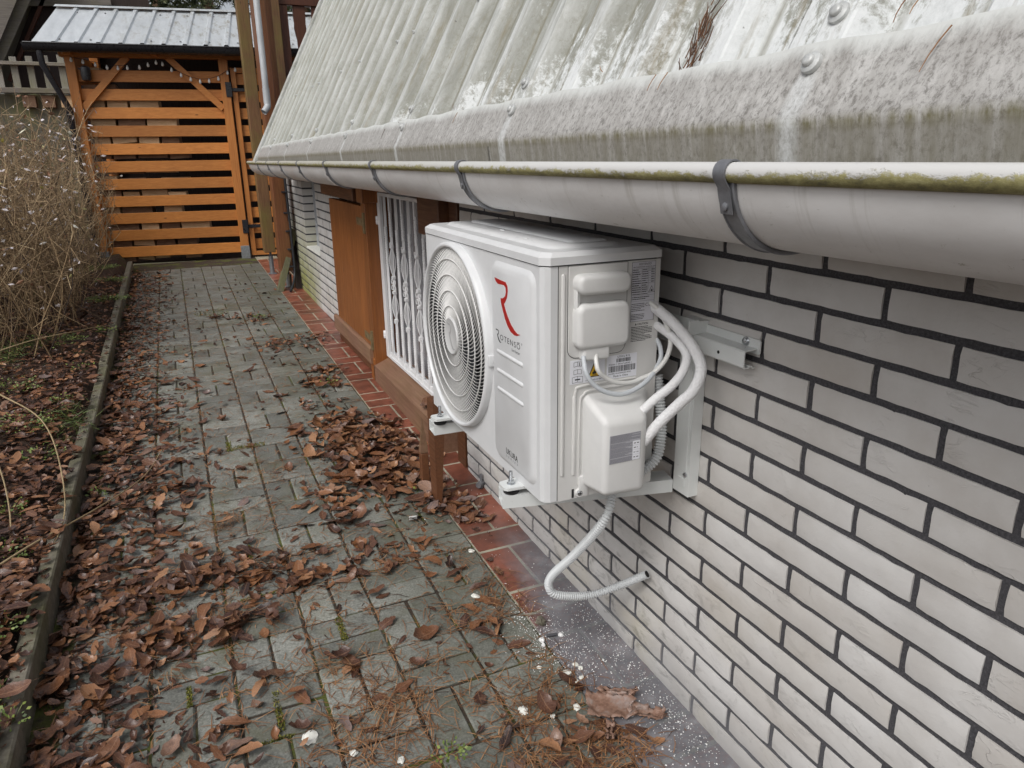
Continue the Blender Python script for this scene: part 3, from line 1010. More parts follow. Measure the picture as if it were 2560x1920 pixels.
def gutter():
    gt = thing('rain_gutter', 'half-round grey metal rain gutter with mossy rim below the roof edge', 'gutter')
    Y1 = 6.72

    def sweep(prof, ya, yb, step):
        mb = MB()
        n = max(1, int((yb - ya) / step))
        m = len(prof)
        vs = []
        for i in range(n + 1):
            y = ya + (yb - ya) * i / n
            for x, z in prof:
                vs.append((x, y, z + gzs(y)))
        fs = [(j * m + i, j * m + (i + 1) % m, (j + 1) * m + (i + 1) % m, (j + 1) * m + i) for j in range(n) for i in range(m)]
        fs.append(tuple(range(m)))
        fs.append(tuple(n * m + i for i in range(m))[::-1])
        mb.add(vs, fs)
        return mb

    def arc(r, a0, a1, n):
        return [(GX + r * math.cos(rad(a0 + (a1 - a0) * i / n)), GZ + r * math.sin(rad(a0 + (a1 - a0) * i / n))) for i in range(n + 1)]
    out = arc(GR, 180, 360, 40)
    inn = arc(GR - 0.0016, 360, 180, 40)
    sweep(out + inn, -0.3, 3.45, 0.5).build('trough', 'gutter', gt, smooth=50)
    sweep([(GX + (x - GX) * 1.018, GZ + (z - GZ) * 1.018) for x, z in out + inn], 3.40, Y1, 0.5).build('trough', 'gutter', gt, smooth=50)
    bc = [(-0.3605 + 0.0125 * math.cos(2 * math.pi * i / 20), 1.2825 + 0.0125 * math.sin(2 * math.pi * i / 20)) for i in range(20)]
    sweep(bc, -0.3, 3.43, 0.1).build('rim_bead', 'bead', gt, smooth=60)
    bc2 = [(-0.3605 + 0.0132 * math.cos(2 * math.pi * i / 20), 1.2825 + 0.0132 * math.sin(2 * math.pi * i / 20)) for i in range(20)]
    sweep(bc2, 3.42, Y1 + 0.01, 0.1).build('rim_bead', 'bead', gt, smooth=60)
    # end cap
    mb = MB()
    mb.prism([(x, z + gzs(Y1)) for x, z in out], Y1 - .004, Y1 + .002, 'y')
    mb.build('end_cap', 'gutter', gt)
    for y in (0.719, 1.64, 2.47, 3.29, 4.03, 4.73, 5.36, 6.0):
        w_ = 0.03
        o1 = arc(GR + 0.0048, 176, 330, 36)
        i1 = arc(GR + 0.0012, 330, 176, 36)
        st = sweep(o1 + i1, y, y + w_, 0.05).build('gutter_strap', 'strap', gt, smooth=50)
        # rolled edges
        for e in (y + 0.0015, y + w_ - 0.0015):
            mb = MB()
            mb.tube([(p[0], e, p[1] + gzs(y)) for p in arc(GR + 0.005, 178, 326, 36)], 0.0016, 6)
            mb.build('strap_edge', 'strap', st, smooth=60)
        # tongue over the bead, riveted to the strap
        bcx, bcz = -0.3605, 1.2825
        pr_o = [(bcx + 0.0158 * math.cos(rad(a)), bcz + 0.0158 * math.sin(rad(a))) for a in range(20, 216, 15)]
        pr_o += [(-0.3665, 1.264), (-0.3642, 1.255), (-0.3618, 1.245), (-0.359, 1.233)]
        pr_i = [(x + 0.0022, z - 0.0004) if k > 12 else (bcx + (x - bcx) * .87, bcz + (z - bcz) * .87) for k, (x, z) in enumerate(pr_o)]
        tg = sweep(pr_o + pr_i[::-1], y + 0.0045, y + w_ - 0.0045, 0.05).build('strap_tongue', 'strap', gt, smooth=40)
        mb = MB()
        mb.lathe([(0.0052, 0), (0.005, -0.0016), (0.003, -0.0026)], (-0.3618, y + w_ / 2, 1.242 + gzs(y)), 'x', 12)
        mb.build('rivet', 'strap', tg, smooth=40)


# ================================================================== AIR CONDITIONER
XF, XB = -0.365, -0.1
YN, YFAR = 1.226, 1.946
ZB, ZT = 0.612, 1.1025


def ztilt(y):
    return 0.0


def text_part(s, size, parent, origin, axis, mat, name='lettering', squash=1.0, space=1.0, bold=0.0, width=None, cap=None):
    c = bpy.data.curves.new('lettering', 'FONT')
    c.body = s
    c.size = size
    c.space_character = space
    c.extrude = 0.00015
    c.offset = bold
    c.resolution_u = 3
    tmp = bpy.data.objects.new('tmp', c)
    COL.objects.link(tmp)
    bpy.context.view_layer.update()
    me = bpy.data.meshes.new_from_object(tmp)
    bpy.data.objects.remove(tmp)
    bpy.data.curves.remove(c)
    ox, oy, oz = origin
    if width:
        x0 = min(q.co.x for q in me.vertices)
        x1 = max(q.co.x for q in me.vertices)
        z1 = max(q.co.y for q in me.vertices)
        for q in me.vertices:
            q.co.x = (q.co.x - x0) * width / (x1 - x0)
            if cap:
                q.co.y *= cap / z1
    for q in me.vertices:
        a, b, h = q.co.x * squash, q.co.y, q.co.z
        q.co = (ox - h, oy - a, oz + b) if axis == 'x' else (ox + a, oy - h, oz + b)
    me.materials.clear()
    me.materials.append(MAT[mat])
    return link(name, me, parent)


def front_with_hole(mb, x, ya, yb, za, zb, cy, cz, r, n=96):
    ang = [2 * math.pi * i / n for i in range(n)]
    for (py, pz) in ((ya, za), (ya, zb), (yb, za), (yb, zb)):
        ang.append(math.atan2(pz - cz, py - cy) % (2 * math.pi))
    ang = sorted(set(ang))
    inner, outer = [], []
    for t in ang:
        c, s = math.cos(t), math.sin(t)
        k = min((yb - cy) / c if c > 1e-9 else ((ya - cy) / c if c < -1e-9 else 1e9), (zb - cz) / s if s > 1e-9 else ((za - cz) / s if s < -1e-9 else 1e9))
        inner.append((x, cy + r * c, cz + r * s))
        outer.append((x, cy + k * c, cz + k * s))
    m = len(ang)
    mb.add(inner + outer, [(i, (i + 1) % m, m + (i + 1) % m, m + i) for i in range(m)])


def plate(mb, y0, y1, z0, z1, x, rise, bev, rc, n=5):
    """raised rounded panel on a plane x = const (towards -x)."""
    def rr(ins, h):
        a0, a1, b0, b1 = y0 + ins, y1 - ins, z0 + ins, z1 - ins
        r = max(0.0005, rc - ins)
        pts = []
        for (cy, cz, s) in ((a1 - r, b1 - r, 0), (a0 + r, b1 - r, 90), (a0 + r, b0 + r, 180), (a1 - r, b0 + r, 270)):
            for i in range(n + 1):
                t = rad(s + 90 * i / n)
                pts.append((x - h, cy + r * math.cos(t), cz + r * math.sin(t)))
        return pts
    rings = [rr(0, -0.001), rr(0.0, 0.0005), rr(bev * .5, rise * .6), rr(bev, rise)]
    m = len(rings[0])
    vs = [p for q in rings for p in q]
    fs = []
    for k in range(len(rings) - 1):
        for i in range(m):
            j = (i + 1) % m
            fs.append((k * m + i, k * m + j, (k + 1) * m + j, (k + 1) * m + i))
    fs.append(tuple((len(rings) - 1) * m + i for i in range(m)))
    mb.add(vs, fs)


def to_side(mb, y):
    """move geometry modelled on plane x=0 (u=y, v=z, out=-x) to the side plane y=const (u=x, out=-y)."""
    mb.v = [(p[1], y + p[0], p[2]) for p in mb.v]
    return mb


RPTS = [(1.4462, 1.0538), (1.409, 1.0519), (1.3874, 1.0519), (1.3781, 1.0446), (1.3764, 1.0351), (1.3806, 1.0213), (1.389, 1.0106), (1.3973, 1.0041), (1.3897, 0.9921), (1.3794, 0.9807), (1.3639, 0.9671), (1.346, 0.9576), (1.3307, 0.9532), (1.3166, 0.9541), (1.3308, 0.9488), (1.3463, 0.9469), (1.3645, 0.9503), (1.3801, 0.9594), (1.3932, 0.9724), (1.4035, 0.9873), (1.4138, 1.0045), (1.415, 1.0133), (1.4023, 1.015), (1.3912, 1.0217), (1.3866, 1.0313), (1.3879, 1.0398), (1.3957, 1.0441), (1.4121, 1.0433), (1.4287, 1.0423), (1.4398, 1.0463)]


def swoosh(mb, fy, fz, x, th=0.0004):
    mb.prism([(fy(p[0]), fz(p[1])) for p in RPTS], x, x - th, 'x')


def air_conditioner():
    ac = thing('air_conditioner', 'white outdoor air conditioner unit with round fan grille and red swoosh emblem', 'air conditioner')
    CY, CZ = 1.7135, 0.866
    c = 0.016
    # casing: front sheet with fan opening, chamfered front corners, sides, back, bottom
    mb = MB()
    front_with_hole(mb, XF, 1.47, YFAR - 0.008, ZB, ZT, CY, CZ, 0.222)
    mb.add([(XF, YN + c, ZB), (XF, 1.47, ZB), (XF, 1.47, ZT), (XF, YN + c, ZT)], [(0, 1, 2, 3)])
    pl = [(XF, YN + c), (XF + c * .35, YN + c * .35), (XF + c, YN), (-0.3335, YN)]
    vs = [(a, b, ZB) for a, b in pl] + [(a, b, ZT) for a, b in pl]
    mb.add(vs, [(i, i + 1, 5 + i, 4 + i) for i in range(3)])
    mb.add([(XF, YFAR - .008, ZB), (XF + .008, YFAR, ZB), (XB, YFAR, ZB), (XF, YFAR - .008, ZT), (XF + .008, YFAR, ZT), (XB, YFAR, ZT)], [(0, 1, 4, 3), (1, 2, 5, 4)])
    mb.box(XF + 0.004, XB, YN + 0.006, YFAR - .003, ZB - 0.001, ZB + 0.004)
    mb.box(XB - 0.012, XB, YN + 0.004, YFAR - .002, ZB, ZT - .001)
    mb.build('casing', 'ac', ac, recalc=False)
    # fan cavity and fan
    mb = MB()
    n = 64
    vs = [(XF + d, CY + 0.222 * math.cos(2 * math.pi * i / n), CZ + 0.222 * math.sin(2 * math.pi * i / n)) for d in (0, 0.1) for i in range(n)]
    mb.add(vs, [(i, (i + 1) % n, n + (i + 1) % n, n + i) for i in range(n)] + [tuple(n + i for i in range(n))])
    mb.build('fan_shroud', 'cavity', ac, recalc=False)
    for k in range(3):
        mb = MB()
        vs, fs = [], []
        for i in range(9):
            for j in range(5):
                r = 0.05 + 0.155 * j / 4
                t = rad(120 * k + 80 * i / 8 + 25 * j / 4)
                vs.append((XF + 0.035 + 0.05 * i / 8, CY + r * math.cos(t), CZ + r * math.sin(t)))
        for i in range(8):
            for j in range(4):
                fs.append((i * 5 + j, i * 5 + j + 1, (i + 1) * 5 + j + 1, (i + 1) * 5 + j))
        mb.add(vs, fs)
        mb.build('fan_blade', 'fan_dark', ac, smooth=180)
    # grille
    PX = XF - 0.014                         # grille face, proud of the casing
    mb = MB()
    RO = 0.2335
    prof = [(RO + .002, 0.001), (RO + .002, -0.012), (RO - .002, -0.0175), (RO - .0065, -0.0185), (RO - 0.0095, -0.0165), (RO - 0.0105, -0.010), (RO - .0105, 0.004)]
    n = 96
    vs = [(XF + h, CY + r * math.cos(2 * math.pi * i / n), CZ + r * math.sin(2 * math.pi * i / n)) for r, h in prof for i in range(n)]
    m = len(prof)
    mb.add(vs, [(k * n + i, k * n + (i + 1) % n, (k + 1) * n + (i + 1) % n, (k + 1) * n + i) for k in range(m - 1) for i in range(n)])
    ring = mb.build('grille_rim', 'ac', ac, smooth=50)
    radii = [0.0475, 0.0765, 0.115, 0.155, 0.1935, 0.2235]

    def dome(r):
        return -0.0155 + 0.004 * (r / 0.22) ** 2

    for r in radii[1:-1]:
        mb = MB()
        pts = [(XF + dome(r), CY + r * math.cos(2 * math.pi * i / 80), CZ + r * math.sin(2 * math.pi * i / 80)) for i in range(81)]
        mb.tube(pts, 0.0017, 6, False)
        mb.build('grille_ring', 'grille_plastic', ac, smooth=60)
    mb = MB()
    cnt = [48, 66, 88, 106, 120]
    for b in range(5):
        ra, rb = radii[b], radii[b + 1]
        for k in range(cnt[b]):
            t0 = 2 * math.pi * (k + 0.37 * b) / cnt[b]
            sw = 0.010 / rb * (1 + 0.6 * b)
            vs = []
            for i in range(4):
                u = i / 3
                r = ra + (rb - ra) * u
                t = t0 - sw * (u ** 1.4)
                h = dome(r)
                th = 0.0007 / r
                skew = 0.0008 / r               # louvre: inner edge leans round
                for (dx, dt) in ((0.0, -th), (0.0, th), (0.0022, th + skew), (0.0022, -th + skew)):
                    vs.append((XF + h + dx, CY + r * math.cos(t + dt), CZ + r * math.sin(t + dt)))
            fs = []
            for i in range(3):
                for j in range(4):
                    fs.append((i * 4 + j, i * 4 + (j + 1) % 4, (i + 1) * 4 + (j + 1) % 4, (i + 1) * 4 + j))
            mb.add(vs, fs)
    tag(mb.build('grille_vanes', 'grille_plastic', ac, smooth=30), kind='stuff')
    mb = MB()
    mb.lathe([(0.0485, 0.006), (0.0485, -0.003), (0.0455, -0.0058), (0.041, -0.005), (0.0395, -0.0042), (0.001, -0.0046)], (XF - 0.0135, CY, CZ), 'x', 48)
    hub = mb.build('grille_hub', 'hub', ac, smooth=40)
    mb = MB()
    swoosh(mb, lambda y: CY + (y - 1.385) * 0.42, lambda z: CZ + (z - 1.0) * 0.62, XF - 0.0135 - 0.0046)
    mb.build('hub_emblem', 'hub_mark', hub)
    # rim clip on the near side of the rim
    mb = MB()
    mb.rbox(XF - 0.014, XF + 0.001, CY - RO - 0.007, CY - RO + 0.004, 0.845, 0.872, 0.003, 2)
    mb.build('rim_clip', 'ac', ring, smooth=40)
    # embossed front panel
    mb = MB()
    plate(mb, 1.256, 1.4735, 0.634, 1.089, XF, 0.0065, 0.013, 0.03)
    pan = mb.build('front_panel', 'ac', ac, smooth=50)
    xp = XF - 0.0065
    mb = MB()
    swoosh(mb, lambda y: y, lambda z: z, xp)
    mb.build('red_emblem', 'red_print', pan)
    mb = MB()
    swoosh(mb, lambda y: 1.4135 + (y - 1.3814) * 0.235 + 0.0165, lambda z: 0.9275 + (z - 1.0) * 0.255, xp, .0003)
    mb.build('lettering', 'ink', pan)
    text_part('OTENSO', 0.0172, pan, (xp, 1.4215, 0.9213), 'x', 'ink', space=1.25, width=0.1025, cap=0.0122)
    mb = MB()
    mb.prism([(1.3345, 0.9345), (1.3205, 0.9365), (1.3205, 0.9352), (1.3345, 0.9333)], xp, xp - .0003, 'x')
    mb.build('lettering', 'ink', pan)
    text_part('\u00ae', 0.007, pan, (xp, 1.3135, 0.9325), 'x', 'grey_ink')
    text_part('Live better', 0.0085, pan, (xp, 1.361, 0.9098), 'x', 'ink', width=0.041, cap=.0062)
    for z in (0.892, 0.8485, 0.806):
        mb = MB()
        plate(mb, 1.305, 1.441, z - 0.0048, z + 0.0048, xp, 0.0028, 0.003, 0.0045, 3)
        mb.build('embossed_bar', 'ac', pan, smooth=50)
    text_part('UKURA', 0.0165, pan, (xp, 1.3995, 0.6632), 'x', 'ink', space=1.04, width=0.0625, cap=.0132, bold=.0002)
    text_part('SERIES', 0.0062, pan, (xp, 1.3985, 0.6548), 'x', 'grey_ink', space=1.9, width=.061, cap=.005)
    # lid
    mb = MB()
    e = 0.003
    for (z0, z1, ins0, ins1) in ((ZT + 0.0022, ZT + 0.017, 0, 0.0), (ZT + 0.017, ZT + 0.0255, 0, 0.011)):
        def ol(i):
            x0, x1, y0, y1 = XF - e + i, XB + e - i, YN - e + i, YFAR + e - i
            k = 0.017
            return [(x0 + k, y0), (x1 - .004, y0), (x1, y0 + .004), (x1, y1 - .004), (x1 - .004, y1), (x0 + k, y1), (x0, y1 - k), (x0, y0 + k)]
        a, b = ol(ins0), ol(ins1)
        vs = [(p[0], p[1], z0) for p in a] + [(p[0], p[1], z1) for p in b]
        mb.add(vs, [(i, (i + 1) % 8, 8 + (i + 1) % 8, 8 + i) for i in range(8)])
        if z1 > ZT + .02:
            mb.add([(p[0], p[1], z1) for p in b], [tuple(range(8))])
        else:
            mb.add([(p[0], p[1], z0) for p in a], [tuple(range(8))[::-1]])
    lid = mb.build('lid', 'ac', ac)
    mb = MB()
    mb.box(XF + .024, XB - .006, YN + .006, YFAR - .006, ZT - .002, ZT + .003)
    mb.box(XF + .003, XF + .024, YN + .03, YFAR - .012, ZT - .002, ZT + .003)
    mb.build('lid_gap', 'ink', ac)
    zt = ZT + 0.0255
    for (xa, xb2, ya, yb, rise) in ((-0.325, -0.155, 1.275, 1.9, 0.006),):
        mb = MB()
        plate(mb, xa, xb2, ya, yb, 0, rise, 0.009, 0.03)
        mb.v = [(p[1], p[2], zt - p[0]) for p in mb.v]
        mb.build('lid_panel', 'ac', lid, smooth=50)
    mb = MB()
    plate(mb, -0.262, -0.17, 1.31, 1.87, 0, 0.004, 0.006, 0.012)
    mb.v = [(p[1], p[2], zt + 0.006 - p[0]) for p in mb.v]
    mb.build('lid_panel', 'ac', lid, smooth=50)
    rnd = random.Random(4)
    for i in range(7):
        mb = MB()
        r = rnd.uniform(.002, .005)
        mb.lathe([(r, 0), (r * .9, r * .25), (r * .5, r * .45), (r * .1, r * .5)], (-.315 + rnd.uniform(0, .045), rnd.uniform(1.3, 1.7), zt + .0055), 'z', 10)
        mb.build('water_drop', 'glassy', lid, smooth=180)
    # side (near end)
    mb = MB()
    mb.box(-0.3325, XB, YN, YN + 0.006, ZB - 0.002, ZT - .001)
    side = mb.build('side_panel', 'ac_side', ac)
    for (x, za, zb) in ((-0.3215, 0.665, 1.088), (-0.2945, 0.662, 0.84)):
        mb = MB()
        plate(mb, x - .0045, x + .0045, za, zb, 0, .003, .003, .0044, 3)
        to_side(mb, YN).build('embossed_bar', 'ac_side', side, smooth=50)
    # arch-shaped embossing over the valve cover
    mb = MB()
    pts = spline([(-0.2825, YN, 0.64), (-0.2825, YN, 0.81), (-0.274, YN, 0.838), (-0.25, YN, 0.846), (-0.145, YN, 0.846)], 6)
    mb.tube(pts, 0.003, 6)
    mb.build('embossed_bar', 'ac_side', side, smooth=60)
    mb = MB()
    pts = spline([(-0.2945, YN, 0.83), (-0.292, YN, 0.848), (-0.276, YN, 0.857), (-0.15, YN, 0.857)], 6)
    mb.tube(pts, 0.003, 6)
    mb.build('embossed_bar', 'ac_side', side, smooth=60)
    # terminal cover plate with shadow gap
    mb = MB()
    plate(mb, -0.3125, -0.1775, 0.917, 1.13, 0, .0006, .0002, 0.02)
    mb = to_side(mb, YN)
    mb.v = [(p[0], p[1], min(p[2], ZT - .0015)) for p in mb.v]
    mb.build('panel_gap', 'ink', side)
    mb = MB()
    plate(mb, -0.3115, -0.1785, 0.918, 1.13, 0, .0022, .0012, 0.019)
    mb = to_side(mb, YN)
    mb.v = [(p[0], p[1], min(p[2], ZT - .002)) for p in mb.v]
    tc = mb.build('terminal_cover', 'ac_side', side, smooth=50)
    # seam between front and side
    mb = MB()
    mb.box(-0.3337, -0.3323, YN - .0003, YN + .004, ZB, ZT - .001)
    mb.build('panel_gap', 'ink', side)

    def moulded(outline, zoff, depth, name, bev, mat='ac_plastic', parent=None):
        """outline in (x,z) extruded from the side towards the viewer, rounded edge."""
        bm = bmesh.new()
        vs = [bm.verts.new((p[0], YN, p[1])) for p in outline]
        f = bm.faces.new(vs)
        ret = bmesh.ops.extrude_face_region(bm, geom=[f])
        nv = [g for g in ret['geom'] if isinstance(g, bmesh.types.BMVert)]
        for q in nv:
            q.co.y -= depth
        top = [g for g in ret['geom'] if isinstance(g, bmesh.types.BMFace)][0]
        bmesh.ops.bevel(bm, geom=list(top.edges), offset=bev, segments=4, profile=0.5, affect='EDGES')
        bmesh.ops.recalc_face_normals(bm, faces=bm.faces)
        mb = MB()
        mb.bm(bm)
        return mb.build(name, mat, parent or ac, smooth=40)

    def rounded(x0, x1, z0, z1, r, n=5, rs=None):
        rs = rs or (r, r, r, r)
        pts = []
        for (cx, cz, s, rr) in ((x1 - rs[0], z1 - rs[0], 0, rs[0]), (x0 + rs[1], z1 - rs[1], 90, rs[1]), (x0 + rs[2], z0 + rs[2], 180, rs[2]), (x1 - rs[3], z0 + rs[3], 270, rs[3])):
            for i in range(n + 1):
                t = rad(s + 90 * i / n)
                pts.append((cx + rr * math.cos(t), cz + rr * math.sin(t)))
        return pts
    hd = moulded(rounded(-0.302, -0.1835, 1.046, 1.085, .012, rs=(.014, .014, .0185, .0185)), 0, 0.03, 'handle_visor', 0.0095)
    cb = moulded(rounded(-0.302, -0.182, 0.9375, 1.0285, .018), 0, 0.027, 'cable_cover', 0.011)
    moulded(rounded(-0.297, -0.187, 1.02, 1.06, .004), 0, 0.004, 'handle_recess', 0.001, 'ac_side')
    moulded(rounded(-0.300, -0.291, 1.0, 1.07, .002), 0, 0.014, 'handle_strut', 0.003)
    moulded(rounded(-0.2865, -0.226, 0.9135, 0.945, .006), 0, 0.022, 'cable_outlet', 0.006)

    def screw(x, z, r, y=YN, parent=side):
        mb = MB()
        mb.lathe([(r, 0.001), (r, -0.0012), (r * .8, -0.0022), (r * .3, -0.0024)], (x, y, z), 'y', 14)
        s_ = mb.build('screw', 'zinc_bolt', parent, smooth=40)
        mb = MB()
        mb.box(x - r * .55, x + r * .55, y - .0027, y - .0023, z - r * .12, z + r * .12)
        mb.box(x - r * .12, x + r * .12, y - .0028, y - .0023, z - r * .55, z + r * .55)
        mb.build('screw_slot', 'ink', s_)
    screw(-0.2255, 0.9285, 0.0042)
    screw(-0.281, 0.6215, 0.006, YN - 0.005)
    mb = MB()
    mb.lathe([(.0105, 0.001), (.0105, -.004), (.009, -.0055), (.0065, -.0052)], (-0.281, YN, 0.6215), 'y', 18)
    mb.build('screw_boss', 'ac_plastic', side, smooth=40)
    mb = MB()
    mb.box(-0.2985, -0.2935, YN - .0008, YN + .001, 0.612, 0.632)
    mb.build('slot', 'ink', side)
    # valve cover: sloping top, rounded front
    bm = bmesh.new()
    back = [(-0.2745, 0.634), (-0.117, 0.622), (-0.117, 0.832), (-0.2745, 0.838)]
    frnt = [(-0.2735, 0.645), (-0.178, 0.640), (-0.178, 0.803), (-0.2735, 0.806)]
    vb = [bm.verts.new((p[0], YN, p[1])) for p in back]
    vf = [bm.verts.new((p[0], YN - 0.086, p[1])) for p in frnt]
    bm.faces.new(vf)
    for i in range(4):
        bm.faces.new((vb[i], vb[(i + 1) % 4], vf[(i + 1) % 4], vf[i]))
    bm.edges.ensure_lookup_table()
    ed = [e for e in bm.edges if not all(q in vb for q in e.verts)]
    bmesh.ops.bevel(bm, geom=ed, offset=0.014, segments=5, profile=0.5, affect='EDGES')
    bmesh.ops.recalc_face_normals(bm, faces=bm.faces)
    mb = MB()
    mb.bm(bm)
    vc = mb.build('valve_cover', 'ac_plastic', ac, smooth=35)
    mb = MB()
    mb.rbox(-0.2835, -0.262, YN - .006, YN + .001, 0.612, 0.66, .003, 2)
    mb.build('cover_flange', 'ac_plastic', vc, smooth=40)
    # ---- printed labels
    rnd = random.Random(8)

    def label(x0, x1, z0, z1, mat, parent, y=YN, th=0.0006):
        mb = MB()
        mb.box(x0, x1, y - th, y + .0005, z0, z1)
        return mb.build('label', mat, parent)

    def rows(parent, x0, x1, z0, z1, n, y, h=0.0010, gap=0.6, mat='ink', ragged=True):
        mb = MB()
        for i in range(n):
            z = z1 - (i + 0.5) * (z1 - z0) / n
            x = x0
            end = x1 - (rnd.uniform(0, .35) * (x1 - x0) if ragged and rnd.random() < .35 else 0)
            while x < end:
                wd = rnd.uniform(.0012, .0055)
                mb.box(x, min(x + wd, end), y - .00015, y + .0001, z - h / 2, z + h / 2)
                x += wd + gap * .001
        mb.build('small_print', mat, parent)

    def frame(parent, x0, x1, z0, z1, y, t=.0005, mat='ink'):
        mb = MB()
        for q in ((x0, x1, z0, z0 + t), (x0, x1, z1 - t, z1), (x0, x0 + t, z0 + t, z1 - t), (x1 - t, x1, z0 + t, z1 - t)):
            mb.box(q[0], q[1], y - .0002, y + .0001, q[2], q[3])
        mb.build('printed_frame', mat, parent)
    yl = YN - 0.0006
    lb = label(-0.168, -0.112, 0.9775, 1.0985, 'label_silver', side)
    tag(lb, 'silver rating plate with table and CE mark')
    frame(lb, -0.168, -0.112, 0.9775, 1.0985, yl)
    text_part('ROTENSO', 0.0058, lb, (-0.1515, yl, 1.0915), 'y', 'ink', space=1.15)
    text_part('AIR CONDITIONER OUTDOOR UNIT', 0.0034, lb, (-0.165, yl, 1.0868), 'y', 'ink', squash=.93)
    for z in [1.0845, 1.0795, 1.0745, 1.0695, 1.0645, 1.0595, 1.0545, 1.0495, 1.044, 1.039, 1.0305]:
        mb = MB()
        mb.box(-0.168, -0.112 if z > 1.05 or z < 1.032 else -0.129, yl - .0002, yl + .0001, z, z + .0003)
        mb.build('printed_rule', 'ink', lb)
    for x in (-0.1445, -0.1285):
        mb = MB()
        mb.box(x, x + .0003, yl - .0002, yl + .0001, 1.0305, 1.0845)
        mb.build('printed_rule', 'ink', lb)
    rows(lb, -0.1665, -0.146, 1.031, 1.0845, 12, yl, .0016)
    rows(lb, -0.143, -0.130, 1.031, 1.0845, 12, yl, .0016)
    rows(lb, -0.122, -0.114, 1.055, 1.0845, 6, yl, .0016, ragged=False)
    rows(lb, -0.1665, -0.12, 1.0215, 1.029, 2, yl, .0016)
    mb = MB()
    mb.box(-0.168, -0.112, yl - .0002, yl + .0001, 1.019, 1.0193)
    mb.build('printed_rule', 'ink', lb)
    text_part('CE', 0.0095, lb, (-0.1335, yl, 1.0075), 'y', 'ink', space=1.25)
    mb = MB()
    mb.prism([(-0.1272, 1.0352), (-0.1124, 1.0352), (-0.1198, 1.0488)], yl + .0001, yl - .0003, 'y')
    mb.build('warning_triangle', 'ink', lb)
    mb = MB()
    mb.prism([(-0.1259, 1.0360), (-0.1137, 1.0360), (-0.1198, 1.0472)], yl - .0003, yl - .0005, 'y')
    mb.build('warning_triangle', 'label_silver', lb)
    flame = [(-.5, 0), (-.62, .35), (-.35, .75), (-.3, .45), (-.05, 1.25), (.2, .8), (.3, .55), (.45, .85), (.62, .4), (.5, 0)]

    def flm(parent, cx, cz, s, y):
        mb = MB()
        mb.prism([(cx + a * s, cz + b * s) for a, b in flame], y, y - .0002, 'y')
        mb.build('flame_symbol', 'ink', parent)
    flm(lb, -0.1198, 1.0375, 0.0042, yl - .0005)
    rows(lb, -0.1665, -0.135, 0.998, 1.0155, 5, yl, .0013)
    rows(lb, -0.1665, -0.135, 0.981, 0.9935, 4, yl, .0013)
    text_part('\u25b3CAUTION' if False else 'CAUTION', 0.0058, side, (-0.1505, YN, 0.9695), 'y', 'ink', bold=.0001)
    mb = MB()
    mb.prism([(-0.1565, 0.9695), (-0.1518, 0.9695), (-0.1541, 0.9738)], YN + .0001, YN - .0003, 'y')
    mb.build('warning_triangle', 'ink', side)
    rows(side, -0.165, -0.1145, 0.935, 0.967, 10, YN, .0015)
    la = label(-0.3055, -0.2255, 0.8635, 0.913, 'label_white', side)
    tag(la, 'white label with three booklet symbols and a yellow flame triangle')

    def book(cx, cz, s, parent):
        mb = MB()
        for sg in (-1, 1):
            o1 = [(0, -.42), (sg * .95, -.55), (sg * .95, .42), (0, .55)]
            for k in range(4):
                a, b = o1[k], o1[(k + 1) % 4]
                p, q = Vector((cx + a[0] * s, yl, cz + a[1] * s)), Vector((cx + b[0] * s, yl, cz + b[1] * s))
                mb.tube([p, q], 0.0004, 4)
        mb.build('booklet_symbol', 'ink', parent)
    book(-0.2885, 0.9045, 0.0092, la)
    text_part('i', 0.0095, la, (-0.2852, yl, 0.9012), 'y', 'ink', bold=.0004)
    book(-0.2885, 0.8885, 0.0092, la)
    book(-0.2885, 0.8725, 0.0125, la)
    mb = MB()
    mb.box(-0.2945, -0.2825, yl - .0003, yl, 0.8712, 0.8738)
    mb.build('spanner_symbol', 'ink', la)
    mb = MB()
    mb.prism([(-0.2645, 0.8735), (-0.2355, 0.8735), (-0.25, 0.9045)], yl, yl - .0003, 'y')
    mb.build('warning_triangle', 'ink', la)
    mb = MB()
    mb.prism([(-0.2615, 0.8755), (-0.2385, 0.8755), (-0.25, 0.9)], yl - .0003, yl - .0005, 'y')
    mb.build('warning_triangle', 'yellow', la)
    flm(la, -0.25, 0.8795, 0.0078, yl - .0005)
    mb = MB()
    mb.box(-0.2555, -0.2445, yl - .0007, yl - .0004, 0.8768, 0.8782)
    mb.build('flame_symbol', 'ink', la)
    text_part('CAUTION RISK OF FIRE', 0.0036, la, (-0.2705, yl, 0.8662), 'y', 'ink')
    rows(la, -0.262, -0.228, 0.9075, 0.9105, 1, yl, .0016, ragged=False)
    lr = label(-0.2205, -0.1485, 0.8625, 0.912, 'label_white', side)
    tag(lr, 'white barcode label reading Made in China')
    text_part('U35Xo R15', 0.0062, lr, (-0.196, yl, 0.9062), 'y', 'ink')

    def bars(x0, x1, z0, z1):
        mb = MB()
        x = x0
        while x < x1:
            wd = rnd.choice((.0004, .0006, .001, .0014))
            mb.box(x, min(x1, x + wd), yl - .0002, yl + .0001, z0, z1)
            x += wd + rnd.choice((.0005, .0007, .0011))
        mb.build('barcode', 'ink', lr)
    bars(-0.198, -0.164, 0.8965, 0.9045)
    bars(-0.2165, -0.152, 0.8765, 0.8895)
    text_part('PCEAN: 5 905567 606342 >', 0.0048, lr, (-0.216, yl, 0.8912), 'y', 'ink')
    text_part('SN:340U105470944230170703', 0.0043, lr, (-0.2165, yl, 0.8717), 'y', 'ink')
    text_part('Made in China', 0.0062, lr, (-0.205, yl, 0.8655), 'y', 'ink')
    yv = YN - 0.0866
